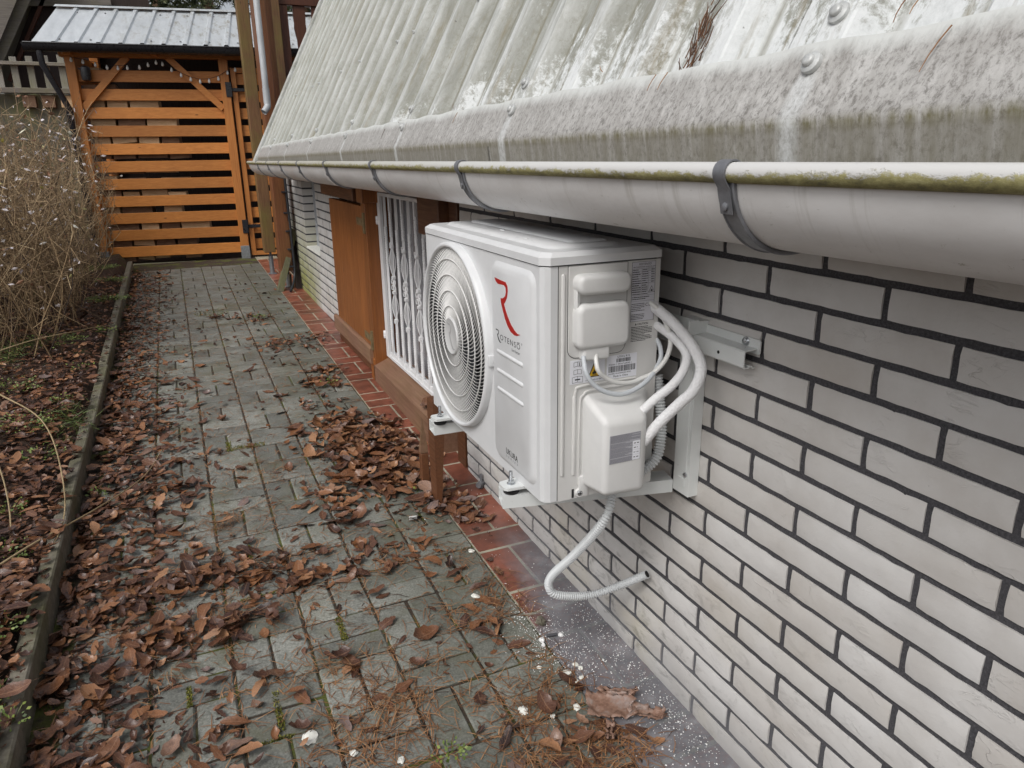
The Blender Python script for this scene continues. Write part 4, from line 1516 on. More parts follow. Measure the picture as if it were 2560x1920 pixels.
    lv = label(-0.262, -0.1905, 0.7155, 0.7755, 'label_grey', vc, YN - 0.086, .0007)
    tag(lv, 'grey gas label with five table rows')
    yq = YN - 0.0867
    frame(lv, -0.262, -0.1905, 0.7155, 0.7755, yq, .0005, 'grey_ink')
    for z in (0.7275, 0.7375, 0.7475, 0.7575):
        mb = MB()
        mb.box(-0.262, -0.1905, yq - .0002, yq + .0001, z, z + .0003)
        mb.build('printed_rule', 'grey_ink', lv)
    mb = MB()
    mb.box(-0.2085, -0.1908, yq - .0002, yq + .0001, 0.7160, 0.7570)
    mb.build('blank_column', 'label_white', lv)
    rows(lv, -0.2605, -0.192, 0.759, 0.7745, 9, yq, .0011, .35, 'grey_ink')
    for z in (0.7165, 0.728, 0.738, 0.748):
        rows(lv, -0.2605, -0.2095, z, z + .009, 5, yq, .0011, .35, 'grey_ink')
    for z in (0.721, 0.7315, 0.7415, 0.751):
        rows(lv, -0.206, -0.1925, z, z + .002, 1, yq - .0002, .0016, 2.5, 'ink')
    # feet with bolts
    for (fy, up) in ((1.345, 0), (1.825, 0)):
        mb = MB()
        out = [(-0.408, fy - .014), (-0.402, fy - .021), (-0.33, fy - .027), (-0.33, fy + .027), (-0.402, fy + .021), (-0.408, fy + .014)]
        mb.prism(out, 0.606, 0.6125, 'z')
        ft = mb.build('foot', 'bracket', ac)
        mb = MB()
        mb.tube([(-0.385, fy, 0.6), (-0.385, fy, 0.643)], 0.0038, 10)
        for k in range(12):
            z = 0.624 + k * .0015
            mb.lathe([(.0038, 0), (.0043, .0005), (.0038, .001)], (-0.385, fy, z), 'z', 10)
        b_ = mb.build('foot_bolt', 'zinc_bolt', ft, smooth=40)
        mb = MB()
        mb.lathe([(.0095, 0.6125), (.0095, 0.6145)], (-0.385, fy, 0), 'z', 18)
        mb.lathe([(.0068, 0.6145), (.0068, 0.621)], (-0.385, fy, 0), 'z', 6)
        mb.build('nut', 'zinc_bolt', ft)
    for yy in (1.62, 1.55):
        mb = MB()
        mb.lathe([(.004, 0), (.004, -.004), (.002, -.006)], (-0.352, yy, ZB), 'z', 8)
        mb.build('base_screw', 'zinc_bolt', ac)


MAT['glassy'] = simple('water_bead', (0.7, 0.71, 0.72), 0.08, 0, 0.02)


def wall_bracket():
    br = thing('wall_bracket', 'white steel wall bracket with rail and arms carrying the air conditioner', 'bracket')
    # horizontal rail: hat section
    mb = MB()
    prof = [(-0.003, 0.9640), (-0.006, 0.9640), (-0.006, 0.9475), (-0.034, 0.9455), (-0.0365, 0.943), (-0.0365, 0.914), (-0.034, 0.9105), (-0.022, 0.9095), (-0.0195, 0.9125), (-0.0165, 0.9125), (-0.014, 0.9085), (-0.008, 0.9085), (-0.008, 0.9105), (-0.013, 0.911), (-0.0155, 0.915), (-0.021, 0.915), (-0.0235, 0.912), (-0.0325, 0.913), (-0.034, 0.915), (-0.034, 0.942), (-0.0325, 0.9435), (-0.003, 0.945)]
    mb.prism(prof, 1.035, 1.93, 'y')
    rail = mb.build('rail', 'bracket', br)
    mb = MB()
    mb.prism([(1.028, 0.938), (1.028, 0.961), (1.031, 0.9645), (1.06, 0.9645), (1.06, 0.936), (1.032, 0.936)], -0.0061, -0.0031, 'x')
    mb.build('rail_end', 'bracket', rail)
    mb = MB()
    mb.lathe([(.0035, 0), (.0035, -.0006)], (-0.0366, 1.108, 0.927), 'x', 14)
    mb.build('hole', 'hole', rail)
    mb = MB()
    mb.lathe([(.009, 0), (.009, -.0015), (.0058, -.0016), (.0058, -.006), (.004, -.0068)], (-0.006, 1.066, 0.9555), 'x', 16)
    mb.build('screw', 'zinc_bolt', rail, smooth=40)
    for (yc, ye, nm) in ((1.213, 1.36, 0), (1.77, 1.846, 1)):
        # vertical channel on the wall
        mb = MB()
        prof = [(-0.003, yc + .028), (-0.03, yc + .028), (-0.03, yc - .027), (-0.0275, yc - .027), (-0.0275, yc + .0255), (-0.003, yc + .0255)]
        prof = [(-0.0005, yc - .027), (-0.0265, yc - .027), (-0.0265, yc + .027), (-0.0005, yc + .027)]
        mb.prism(prof, 0.572, 0.972, 'z')
        ch = mb.build('upright', 'bracket', br)
        mb = MB()
        mb.rbox(-0.0285, -0.026, yc - .014, yc + .01, 0.59, 0.612, .001)
        mb.build('embossing', 'bracket', ch)
        mb = MB()
        mb.rbox(-0.0285, -0.026, yc - .018, yc + .004, 0.63, 0.9, .001)
        mb.build('embossing', 'bracket', ch)
        mb = MB()
        mb.lathe([(.006, 0), (.006, -.0015), (.0045, -.0045), (.002, -.0055)], (-0.0265, yc - .015, 0.622), 'x', 14)
        mb.build('screw', 'zinc_bolt', ch, smooth=40)
        mb = MB()
        mb.rbox(-0.052, -0.0255, yc - .0275, yc - .0245, 0.945, 0.975, .0012)
        mb.build('hook', 'bracket', ch)
        # arm: open square channel
        a = Vector((-0.02, yc + .0545, 0))
        b = Vector((-0.404, ye, 0))
        d = (b - a).normalized()
        s = Vector((-d.y, d.x, 0))
        t = 0.0022
        hw, z0, z1 = 0.0265, 0.561, 0.592
        mb = MB()
        for (u0, u1, za, zb) in ((-hw, hw, z1 - t, z1), (-hw, -hw + t, z0, z1 - t), (hw - t, hw, z0, z1 - t), (-hw + t, hw - t, z0, z0 + t)):
            vs = [a + s * u + Vector((0, 0, z)) for u, z in ((u0, za), (u1, za), (u1, zb), (u0, zb))] + [b + s * u + Vector((0, 0, z)) for u, z in ((u0, za), (u1, za), (u1, zb), (u0, zb))]
            mb.add(vs, [(0, 1, 2, 3), (4, 7, 6, 5), (0, 4, 5, 1), (1, 5, 6, 2), (2, 6, 7, 3), (3, 7, 4, 0)])
        arm = mb.build('arm', 'bracket', br)
        fy = 1.345 if nm == 0 else 1.825
        mb = MB()
        mb.lathe([(.016, 0.5918), (.0175, 0.594), (.0175, 0.599), (.0155, 0.6005), (.018, 0.602), (.018, 0.6065), (.016, 0.6088)], (-0.385, fy, 0), 'z', 24)
        mb.build('rubber_damper', 'rubber', arm, smooth=40)


def hoses_and_cables():
    def corrugated(pts, r, pitch, depth, step_n=10):
        P = spline(pts, 40)
        # resample by arc length
        L = [0]
        for a, b in zip(P, P[1:]):
            L.append(L[-1] + (b - a).length)
        n = int(L[-1] / (pitch / 4))
        out, rr = [], []
        k = 0
        for i in range(n + 1):
            s = L[-1] * i / n
            while k < len(L) - 2 and L[k + 1] < s:
                k += 1
            u = (s - L[k]) / max(1e-9, L[k + 1] - L[k])
            out.append(P[k].lerp(P[k + 1], u))
            rr.append(r + depth * (1, 0.6, -1, -0.6)[i % 4])
        return out, rr
    mb = MB()
    pts, rr = corrugated([(-0.15, 1.30, 0.63), (-0.17, 1.27, 0.575), (-0.2, 1.255, 0.52), (-0.228, 1.335, 0.40), (-0.247, 1.408, 0.31), (-0.25, 1.425, 0.268), (-0.228, 1.42, 0.238), (-0.14, 1.415, 0.215), (-0.075, 1.385, 0.24), (-0.03, 1.341, 0.283), (-0.021, 1.331, 0.293)], 0.0094, 0.0066, 0.0017)
    mb.tube(pts, rr, 14)
    o = mb.build('drain_hose', 'hose', smooth=60)
    tag(o, 'white corrugated drain hose looping down below the air conditioner', 'hose')
    mb = MB()
    mb.lathe([(.0085, 0), (.0085, .0015)], (0, 0, 0), 'z', 14)
    d = (pts[-1] - pts[-2]).normalized()
    mt = Matrix.Translation(pts[-1] - d * 0.0008) @ d.to_track_quat('Z', 'Y').to_matrix().to_4x4()
    mb.v = [tuple(mt @ Vector(p)) for p in mb.v]
    mb.build('hose_opening', 'hole', o)
    mb = MB()
    pts, rr = corrugated([(-0.085, 1.24, 0.85), (-0.082, 1.225, 0.77), (-0.085, 1.215, 0.72), (-0.1, 1.21, 0.67), (-0.135, 1.225, 0.635)], 0.0105, 0.0066, 0.0017)
    mb.tube(pts, rr, 14)
    tag(mb.build('drain_pipe', 'hose', smooth=60), 'short corrugated pipe tucked behind the valve cover', 'hose')
    mb = MB()
    pts = spline([(-0.13, 1.3, 0.99), (-0.10, 1.225, 0.962), (-0.085, 1.18, 0.94), (-0.081, 1.15, 0.915), (-0.1, 1.135, 0.887), (-0.126, 1.135, 0.861), (-0.148, 1.15, 0.836), (-0.166, 1.163, 0.812), (-0.19, 1.18, 0.775)], 10)
    mb.tube(pts, 0.0092, 16)
    tag(mb.build('insulated_pipe', 'insul', smooth=80), 'thinner white foam-insulated pipe entering the valve cover above the other', 'pipe')
    mb = MB()
    pts = spline([(-0.12, 1.3, 1.04), (-0.11, 1.23, 1.005), (-0.097, 1.18, 0.979), (-0.082, 1.14, 0.944), (-0.078, 1.112, 0.913), (-0.084, 1.1, 0.888), (-0.1, 1.1, 0.857), (-0.118, 1.117, 0.828), (-0.146, 1.14, 0.785), (-0.17, 1.16, 0.74)], 10)
    mb.tube(pts, 0.0112, 16)
    tag(mb.build('insulated_pipe', 'insul', smooth=80), 'thicker white foam-insulated pipe curving nearest the brick wall', 'pipe')
    mb = MB()
    y = 1.192
    pts = spline([(-0.286, 1.208, 0.925), (-0.2885, y, 0.897), (-0.276, y - .006, 0.8735), (-0.2513, y - .012, 0.855), (-0.2135, y - .014, 0.8445), (-0.171, y - .008, 0.8505), (-0.139, y, 0.8635), (-0.115, y + .01, 0.88), (-0.098, y + .02, 0.905), (-0.1, y + .04, 0.935), (-0.115, y + .1, 0.955)], 10)
    mb.tube(pts, 0.0049, 12)
    tag(mb.build('power_cable', 'cable_grey', smooth=80), 'blue-grey power cable sagging lowest across the label', 'cable')
    mb = MB()
    pts = spline([(-0.258, 1.208, 0.925), (-0.2615, y, 0.899), (-0.2438, y, 0.8798), (-0.2142, y, 0.8645), (-0.1758, y + .006, 0.8585), (-0.15, y + .01, 0.8625), (-0.125, y + .006, 0.872), (-0.1, y, 0.9), (-0.091, y, 0.938), (-0.1, y + .012, 0.98), (-0.118, y + .03, 1.01), (-0.14, y + .1, 1.03)], 10)
    mb.tube(pts, 0.0049, 12)
    tag(mb.build('control_cable', 'cable_white', smooth=80), 'white cable looping from the outlet up behind the casing', 'cable')


# ================================================================== WINDOW, SHUTTER, GRILLE
def window_parts():
    wn = thing('window', 'brown timber window frame with thick sill behind the white bars', 'window')
    mb = MB()
    vs = []
    for y in (2.86, 3.985):
        zg = gz(y)
        vs += [(-0.062, y, zg - .02), (0.12, y, zg - .02), (0.12, y, 0.215), (0.03, y, 0.205), (-0.062, y, 0.165)]
    mb.add(vs, [(4, 3, 2, 1, 0), (5, 6, 7, 8, 9), (0, 1, 6, 5), (1, 2, 7, 6), (2, 3, 8, 7), (3, 4, 9, 8), (4, 0, 5, 9)])
    mb.build('sill', 'sill', wn)
    mb = MB()
    mb.rbox(-0.055, 0.10, 3.962, 4.055, 0.1, 1.3, .003)
    mb.build('jamb', 'shutter_z', wn)
    mb = MB()
    mb.rbox(-0.062, 0.0, 3.968, 4.05, gz(4) - .01, 0.2, .003)
    mb.build('jamb_foot', 'shutter_z', wn)
    mb = MB()
    mb.rbox(-0.004, 0.10, 2.68, 2.77, 0.03, 1.3, .003)
    mb.build('jamb', 'dark_y', wn)
    mb = MB()
    mb.rbox(-0.045, 0.10, 2.78, 3.05, 0.985, 1.3, .003)
    mb.build('lintel', 'dark_y', wn)
    mb = MB()
    mb.rbox(0.0, 0.10, 3.05, 3.96, 1.14, 1.3, .003)
    mb.build('lintel', 'dark_y', wn)
    mb = MB()
    mb.box(0.09, 0.096, 2.77, 3.96, 0.2, 1.14)
    mb.build('pane', 'glass', wn)
    # grille
    gr = thing('window_grille', 'white wrought-iron window grille with twisted bars and scrolls', 'grille')
    X = 0.022
    mb = MB()
    mb.rbox(X - .012, X + .006, 3.905, 3.955, 0.215, 1.115, .0015)
    mb.build('side_frame', 'white_iron', gr)
    for z in (1.108, 0.222):
        mb = MB()
        mb.rbox(X - .01, X + .004, 2.78, 3.955, z - .009, z + .009, .0015)
        mb.build('cross_frame', 'white_iron', gr)
    for z in (0.34, 0.97):
        mb = MB()
        mb.lathe([(.008, -.022), (.0105, -.018), (.0105, -.002), (.008, 0), (.0105, .002), (.0105, .018), (.008, .022)], (X - .012, 3.957, z), 'z', 12)
        mb.build('hinge_pin', 'white_iron', gr, smooth=40)
    mb = MB()
    mb.rbox(X - .003, X + .02, 2.78, 3.9, 0.232, 0.252, .001)
    mb.build('cross_frame', 'white_iron', gr)

    def bar(y, tw):
        mb = MB()
        h = 0.0068
        z0, z1, n = 0.225, 1.105, 150
        vs = []
        ang = 0.0
        for i in range(n + 1):
            z = z0 + (z1 - z0) * i / n
            on = any(a < z < b for a, b in tw)
            if on:
                ang += (z1 - z0) / n * 2 * math.pi / 0.052
            for k in range(4):
                t = ang + math.pi / 4 + k * math.pi / 2
                vs.append((X + h * 1.414 * math.cos(t), y + h * 1.414 * math.sin(t), z))
        fs = [(i * 4 + k, i * 4 + (k + 1) % 4, (i + 1) * 4 + (k + 1) % 4, (i + 1) * 4 + k) for i in range(n) for k in range(4)]
        mb.add(vs, fs)
        return mb.build('bar', 'white_iron', gr)

    def scroll(y, z, s, up, parent, turns=0.9, size=0.017):
        mb = MB()
        pts = []
        for i in range(22):
            u = i / 21
            a = math.pi / 2 + u * turns * 2 * math.pi
            r = size * (1 - 0.62 * u)
            pts.append((X - .004, y + s * (0.008 + size + r * math.cos(a + math.pi / 2) * 1.0), z + up * (r * math.sin(a - math.pi / 2 + math.pi) + size)))
        mb.tube(pts, 0.0026, 5)
        mb.build('scroll', 'white_iron', parent, smooth=60)

    ys = [3.845, 3.74, 3.63, 3.52, 3.415, 3.305, 3.195, 3.085, 2.975, 2.865]
    for i, y in enumerate(ys):
        if i % 2 == 0:
            bar(y, ((0.3, 0.53), (0.74, 0.95)))
        else:
            b = bar(y, ((0.245, 0.40), (0.9, 1.04)))
            # basket-shaped cages, collars and scrolls
            for (za, zb) in ((0.475, 0.6), (0.7, 0.84)):
                for k in range(4):
                    mb = MB()
                    t = math.pi / 4 + k * math.pi / 2
                    pts = []
                    for q in range(9):
                        u = q / 8
                        rr = 0.004 + 0.0135 * math.sin(math.pi * u)
                        pts.append((X - .002 + rr * math.cos(t), y + rr * math.sin(t), za + (zb - za) * u))
                    mb.tube(pts, 0.0023, 5)
                    mb.build('basket_wire', 'white_iron', b, smooth=60)
            for z in (0.46, 0.61, 0.69, 0.85):
                mb = MB()
                mb.rbox(X - .0115, X + .0085, y - .011, y + .011, z - .008, z + .008, .002)
                mb.build('collar', 'white_iron', b)
            for s in (-1, 1):
                scroll(y, 0.85, s, 1, b, size=.013)
                scroll(y, 0.46, s, -1, b, size=.013)
                scroll(y, 0.65, s, 1, b, size=.019)
                scroll(y, 0.65, s, -1, b, size=.019)
    # shutter folded back against the wall
    sh = thing('window_shutter', 'brown stained timber shutter folded open against the white brick wall', 'shutter')
    n = 4
    ya, yb = 3.985, 4.965
    for k in range(n):
        a = ya + (yb - ya) * k / n
        b = ya + (yb - ya) * (k + 1) / n
        mb = MB()
        mb.rbox(-0.052, -0.016, a + .0006, b - .0006, 0.165, 1.04, .0012)
        mb.build('board', 'shutter_z', sh)
    mb = MB()
    vs = []
    for y in (4.0, 5.03):
        vs += [(-0.074, y, 0.165), (-0.0525, y, 0.165), (-0.0525, y, 0.262), (-0.064, y, 0.262), (-0.074, y, 0.25)]
    mb.add(vs, [(4, 3, 2, 1, 0), (5, 6, 7, 8, 9), (0, 1, 6, 5), (1, 2, 7, 6), (2, 3, 8, 7), (3, 4, 9, 8), (4, 0, 5, 9)])
    mb.build('kick_board', 'sill', sh)
    mb = MB()
    mb.rbox(-0.048, -0.02, 3.99, 5.0, gz(4.5) + .012, 0.158, .002)
    mb.build('bottom_rail', 'dark_y', sh)
    for z in (0.305, 0.955):
        mb = MB()
        mb.rbox(-0.0555, -0.0525, 4.0, 4.185, z - .021, z + .021, .001)
        h = mb.build('hinge', 'brass', sh)
        mb = MB()
        mb.rbox(-0.066, -0.05, 3.972, 4.0, z - .055, z + .055, .003, 2)
        mb.build('hinge_knuckle', 'brass', h)
        for yy in (4.06, 4.14):
            mb = MB()
            mb.lathe([(.006, 0), (.005, -.002), (.002, -.0028)], (-0.0555, yy, z), 'x', 10)
            mb.build('screw', 'brass', h)
    lb = MB()
    lb.rbox(-0.075, 0.05, 4.15, 5.1, 1.062, 1.2, .004)
    tag(lb.build('shutter_beam', 'dark_y'), 'dark brown beam above the open shutter under the gutter', 'beam')
    lb = MB()
    lb.rbox(-0.075, 0.05, 3.93, 4.06, 1.062, 1.25, .004)
    tag(lb.build('beam_end', 'shutter_z'), 'short brown timber block above the window jamb', 'beam')
    # prop leaning under the sill
    pp = thing('wooden_prop', 'tapered brown wooden prop standing in leaves under the air conditioner', 'prop')
    mb = MB()
    y0, y1 = 2.405, 2.475
    g = gz(2.43) - .005
    vs = [(-0.222, y0, g), (-0.204, y0, g), (-0.204, y1, g), (-0.222, y1, g), (-0.222, y0, 0.45), (-0.172, y0, 0.45), (-0.172, y1, 0.45), (-0.222, y1, 0.45)]
    mb.add(vs, [(0, 3, 2, 1), (4, 5, 6, 7), (0, 1, 5, 4), (1, 2, 6, 5), (2, 3, 7, 6), (3, 0, 4, 7)])
    mb.build('leg', 'dark_y', pp)
    mb = MB()
    mb.rbox(-0.232, -0.2, 2.555, 2.585, gz(2.5), 0.19, .003)
    mb.build('block', 'dark_y', pp)
    mb = MB()
    mb.add([(-0.232, 2.555, .193), (-0.2, 2.555, .193), (-0.2, 2.585, .193), (-0.232, 2.585, .193), (-.216, 2.57, .34)], [(0, 3, 2, 1), (0, 1, 4), (1, 2, 4), (2, 3, 4), (3, 0, 4)])
    mb.build('wedge', 'sill', pp)
    # old pipe stub at the wall foot
    mb = MB()
    mb.tube([(-0.03, 2.47, gz(2.47) + .018), (0.01, 2.5, gz(2.5) + .02)], 0.012, 10)
    mb.tube([(-0.012, 2.48, gz(2.48)), (-0.012, 2.48, gz(2.48) + .06)], 0.006, 8)
    tag(mb.build('pipe_stub', 'strap', smooth=50), 'small dusty pipe stub at the foot of the brick wall', 'pipe')


# ================================================================== POSTS AND BALCONY
def posts():
    def footed(name, label, x0, x1, y0, y1, zb, zt, mat, fx, fr):
        p = thing(name, label, 'post')
        mb = MB()
        mb.rbox(x0, x1, y0, y1, zb, zt, .005)
        mb.build('timber', mat, p)
        cy = (y0 + y1) / 2
        mb = MB()
        mb.tube([(fx, cy, gz(cy) - .01), (fx, cy, zb - .04)], fr, 16)
        mb.build('steel_foot', 'galv', p, smooth=50)
        mb = MB()
        mb.tube([(fx, cy, zb - .05), (fx, cy, zb + .002)], fr * .5, 10)
        mb.rbox(fx - .04, fx + .04, cy - .04, cy + .04, gz(cy) - .002, gz(cy) + .008, .002)
        mb.build('foot_plate', 'strap', p)
        return p
    footed('balcony_post', 'tall algae-green timber post on a steel foot beside the shed gate', -0.215, -0.108, 7.7, 7.84, 0.385, 3.4, 'post_green', -0.155, 0.022)
    footed('balcony_post', 'reddish brown timber post on a steel foot at the house corner', -0.168, -0.064, 6.9, 7.1, 0.305, 3.4, 'post_brown', -0.1, 0.027)
    q = MB()
    q.rbox(0.068, 0.165, 7.72, 7.85, 1.6, 3.4, .005)
    tag(q.build('balcony_post', 'post_green'), 'upper balcony post with green algae beside the railing', 'post')
    q = MB()
    q.rbox(-0.06, 0.02, 7.2, 7.3, 1.3, 3.4, .004)
    tag(q.build('corner_board', 'post_brown'), 'orange-brown corner board directly behind the downpipe', 'board')
    # downpipe
    dp = thing('downpipe', 'grey metal downpipe with spout above the roof verge', 'pipe')
    mb = MB()
    mb.tube([(-0.145, 6.82, 3.4), (-0.145, 6.82, 1.84)], 0.0255, 18)
    mb.build('pipe', 'downpipe', dp, smooth=50)
    mb = MB()
    mb.tube([(-0.145, 6.82, 1.845), (-0.145, 6.82, 1.725)], 0.0285, 18)
    mb.build('sleeve', 'downpipe', dp, smooth=50)
    mb = MB()
    mb.tube(spline([(-0.145, 6.82, 1.73), (-0.146, 6.815, 1.705), (-0.165, 6.8, 1.675), (-0.185, 6.79, 1.655)], 5), 0.027, 16, False)
    mb.build('spout', 'downpipe', dp, smooth=50)
    # railing
    rl = thing('balcony_railing', 'dark brown balcony railing with curved balusters above the roof edge', 'railing')
    mb = MB()
    mb.rbox(-0.05, 1.4, 7.78, 7.86, 2.652, 2.76, .004)
    mb.build('handrail', 'baluster', rl)
    mb = MB()
    mb.rbox(0.17, 1.4, 7.79, 7.85, 1.95, 2.06, .004)
    mb.build('bottom_rail', 'baluster', rl)
    mb = MB()
    mb.rbox(0.172, 0.245, 7.79, 7.85, 2.06, 2.652, .003)
    mb.build('end_stile', 'baluster', rl)
    for k in range(5):
        xc = 0.352 + 0.172 * k
        prof = [(0.055, 2.652), (0.055, 2.56), (0.052, 2.49), (0.047, 2.43), (0.043, 2.38), (0.046, 2.31), (0.05, 2.22), (0.05, 2.06)]
        prof = [(.056, 2.652), (.056, 2.55), (.052, 2.5), (.056, 2.46), (.05, 2.42), (.038, 2.36), (.034, 2.28), (.036, 2.18), (.05, 2.1), (.05, 2.06)]
        pl = [(xc + a, z) for a, z in prof] + [(xc - a, z) for a, z in reversed(prof)]
        mb = MB()
        mb.prism(pl, 7.8, 7.83, 'y')
        mb.build('baluster', 'baluster', rl)
    # dark cable clipped to the brown post
    cb = thing('post_cable', 'dark cable clipped down the brown post to the ground', 'cable')
    mb = MB()
    mb.tube(spline([(-0.058, 6.89, 1.2), (-0.056, 6.885, 0.9), (-0.054, 6.88, 0.6), (-0.052, 6.88, 0.36), (-0.06, 6.87, 0.27), (-0.09, 6.8, 0.2), (-0.13, 6.72, gz(6.72) + .012)], 6), 0.011, 8)
    mb.build('conduit', 'dark_hose', cb, smooth=60)
    for z in (1.0, 0.82, 0.66, 0.5, 0.345):
        mb = MB()
        mb.rbox(-0.098, -0.045, 6.872, 6.9, z - .006, z + .008, .002)
        mb.build('clip', 'dark_hose', cb)
    # leaning boards behind the post
    for (pts, lab) in ((((-0.205, 6.8, gz(6.8)), (-0.005, 6.98, 0.66)), 'grey weathered board leaning against the wall behind the post'),
                       (((-0.03, 6.86, gz(6.86)), (-0.02, 7.05, 0.60)), 'black shaded board standing at the wall foot beside the algae')):
        a, b = Vector(pts[0]), Vector(pts[1])
        d = (b - a)
        s = Vector((0, 1, 0)).cross(d).normalized() * 0.024
        mb = MB()
        vs = []
        for p in (a, b):
            for (u, v) in ((-1, 0), (1, 0), (1, 0.09), (-1, 0.09)):
                vs.append(p + s * u + Vector((0, v, 0)))
        mb.add(vs, [(0, 1, 2, 3), (4, 7, 6, 5), (0, 4, 5, 1), (1, 5, 6, 2), (2, 6, 7, 3), (3, 7, 4, 0)])
        tag(mb.build('leaning_board', 'old_board' if 'grey' in lab else 'dark_wall'), lab, 'board')


# ================================================================== WOODSHED
def woodshed():
    sd_ = thing('woodshed', 'orange slatted woodshed with ribbed zinc roof and side gate', 'shed')
    p0 = Vector((-0.29, 9.0, 0))
    u = Vector((-1.45, 0.22, 0)).normalized()       # to the left along the front
    nin = Vector((0.22, 1.45, 0)).normalized()      # into the shed
    mt = Matrix(((u.x, nin.x, 0, p0.x), (u.y, nin.y, 0, p0.y), (0, 0, 1, 0), (0, 0, 0, 1)))

    def part(name, mat, parent, boxes, b=.004, smooth=None):
        mb = MB()
        for q in boxes:
            mb.rbox(*q, b, 1)
        mb.v = [tuple(mt @ Vector(p)) for p in mb.v]
        return mb.build(name, mat, parent, smooth)

    for a in (0.0, 1.46):
        part('post', 'orange_z', sd_, [(a - .045, a + .045, -.05, .05, 0.27, 2.3)])
        part('post_shoe', 'galv', sd_, [(a - .048, a + .048, -.053, .053, 0.17, 0.33)], .002)
    for a in (1.46,):
        part('post', 'orange_z', sd_, [(a - .045, a + .045, 1.0, 1.09, 0.2, 2.5)])
    part('beam', 'orange_x', sd_, [(-1.2, 1.55, -.06, .05, 2.29, 2.36)])
    for k in range(11):
        z0 = 0.253 + k * 0.1808
        part('slat', 'orange_x', sd_, [(0.02, 1.44, .012, .036, z0, z0 + 0.112)], .002)
    for k in range(12):       # left end of the shed
        z0 = 0.25 + k * 0.1808
        part('end_slat', 'orange_x', sd_, [(1.48, 1.503, 0.04, 1.0, z0, z0 + 0.112)], .002)
    for (a, b, c, d) in ((1.414, 1.80, 0.93, 2.30), (0.05, 1.80, 0.54, 2.30)):
        A, B = Vector((a, 0, b)), Vector((c, 0, d))
        dd = (B - A).normalized()
        s = Vector((-dd.z, 0, dd.x)) * 0.032
        vs = [A + s, A - s, B - s, B + s]
        vs = [q + Vector((0, -.03, 0)) for q in vs] + [q + Vector((0, .01, 0)) for q in vs]
        mb = MB()
        mb.add([mt @ q for q in vs], [(0, 1, 2, 3), (4, 7, 6, 5), (0, 4, 5, 1), (1, 5, 6, 2), (2, 6, 7, 3), (3, 7, 4, 0)])
        mb.build('brace', 'orange_x', sd_)
    part('threshold', 'beam_green', sd_, [(-1.3, 1.2, -.14, .02, 0.1, 0.178)], .006)
    # gate right of the post
    gtp = part('gate_stile', 'orange_z', sd_, [(-.115, -.062, -.02, .02, 0.215, 2.21)], .003)
    part('gate_stile', 'orange_z', sd_, [(-1.05, -.99, -.02, .02, 0.215, 2.21)], .003)
    part('gate_rail', 'orange_x', sd_, [(-1.0, -.11, -.018, .018, 0.215, 0.262)], .003)
    part('gate_rail', 'orange_x', sd_, [(-1.0, -.11, -.018, .018, 2.16, 2.21)], .003)
    for k in range(11):
        z0 = 0.285 + k * 0.176
        part('gate_slat', 'orange_x', sd_, [(-1.0, -.11, .019, .038, z0, z0 + 0.112)], .002)
    for z in (0.545, 1.99):
        h = part('hinge', 'black_plastic', sd_, [(-.062, .0, -.062, -.052, z - .075, z + .075)], .003)
        part('hinge_strap', 'black_plastic', h, [(-.27, -.05, -.035, -.022, z - .018, z + .018)], .003)
    # roof: ribbed zinc sheets
    R0, R1 = (-1.7, 1.735)
    A = (-0.23, 2.385)
    B = (0.98, 2.9)
    mb = MB()
    prof = []
    x = R0
    pit = 0.2
    while x < R1 - .05:
        prof += [(x, .0), (x + .012, .022), (x + .045, .022), (x + .057, .0)]
        x += pit
    prof.append((R1, 0))
    vs = []
    for (d, z) in (A, B):
        for a, h in prof:
            vs.append(mt @ Vector((a, d, z + h)))
    m = len(prof)
    mb.add(vs, [(i, i + 1, m + i + 1, m + i) for i in range(m - 1)])
    rfp = mb.build('roof_sheet', 'zinc', sd_)
    mb = MB()
    mb.add([mt @ Vector(q) for q in ((R0, .9, 2.9), (R1 + .01, .9, 2.9), (R1 + .01, .99, 2.935), (R0, .99, 2.935), (R0, 1.03, 2.9), (R1 + .01, 1.03, 2.9))], [(0, 1, 2, 3), (3, 2, 5, 4)])
    mb.build('ridge_cap', 'zinc', rfp)
    rnd = random.Random(12)
    for k in range(24):
        mb = MB()
        a = R0 + 0.12 + (k % 12) * 0.28
        d = 0.1 + 0.75 * (k // 12)
        z = A[1] + (B[1] - A[1]) * (d) - 0.0
        dd = A[0] + (B[0] - A[0]) * d
        q = mt @ Vector((a, dd, z + .004))
        mb.lathe([(.011, 0), (.009, .006), (.004, .009)], q, 'z', 8)
        mb.build('roof_screw', 'strap', rfp)
    # boards under the roof, back wall
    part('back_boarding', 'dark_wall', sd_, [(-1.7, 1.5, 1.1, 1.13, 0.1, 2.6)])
    part('rafter', 'orange_z', sd_, [(1.42, 1.5, -.12, .0, 2.3, 2.42)])
    part('rafter', 'orange_z', sd_, [(0.62, 0.68, -.14, .0, 2.3, 2.42)])
    # dark gutter and downpipe
    mb = MB()
    n = 14
    vs = []
    for a in (-1.75, 1.79):
        for i in range(n + 1):
            t = math.pi + math.pi * i / n
            vs.append(mt @ Vector((a, -0.25 + .06 * math.cos(t), 2.372 + (.012 if a > 0 else -.006) + .075 * math.sin(t))))
    mb.add(vs, [(i, i + 1, n + 1 + i + 1, n + 1 + i) for i in range(n)] + [tuple(range(n + 1)), tuple(range(n + 1, 2 * n + 2))])
    gg = mb.build('shed_gutter', 'black_plastic', sd_, smooth=50)
    mb = MB()
    mb.tube([mt @ Vector((1.775, -.31, 2.385)), mt @ Vector((-1.75, -.31, 2.366))], .008, 8)
    mb.build('gutter_rim', 'black_plastic', gg)
    mb = MB()
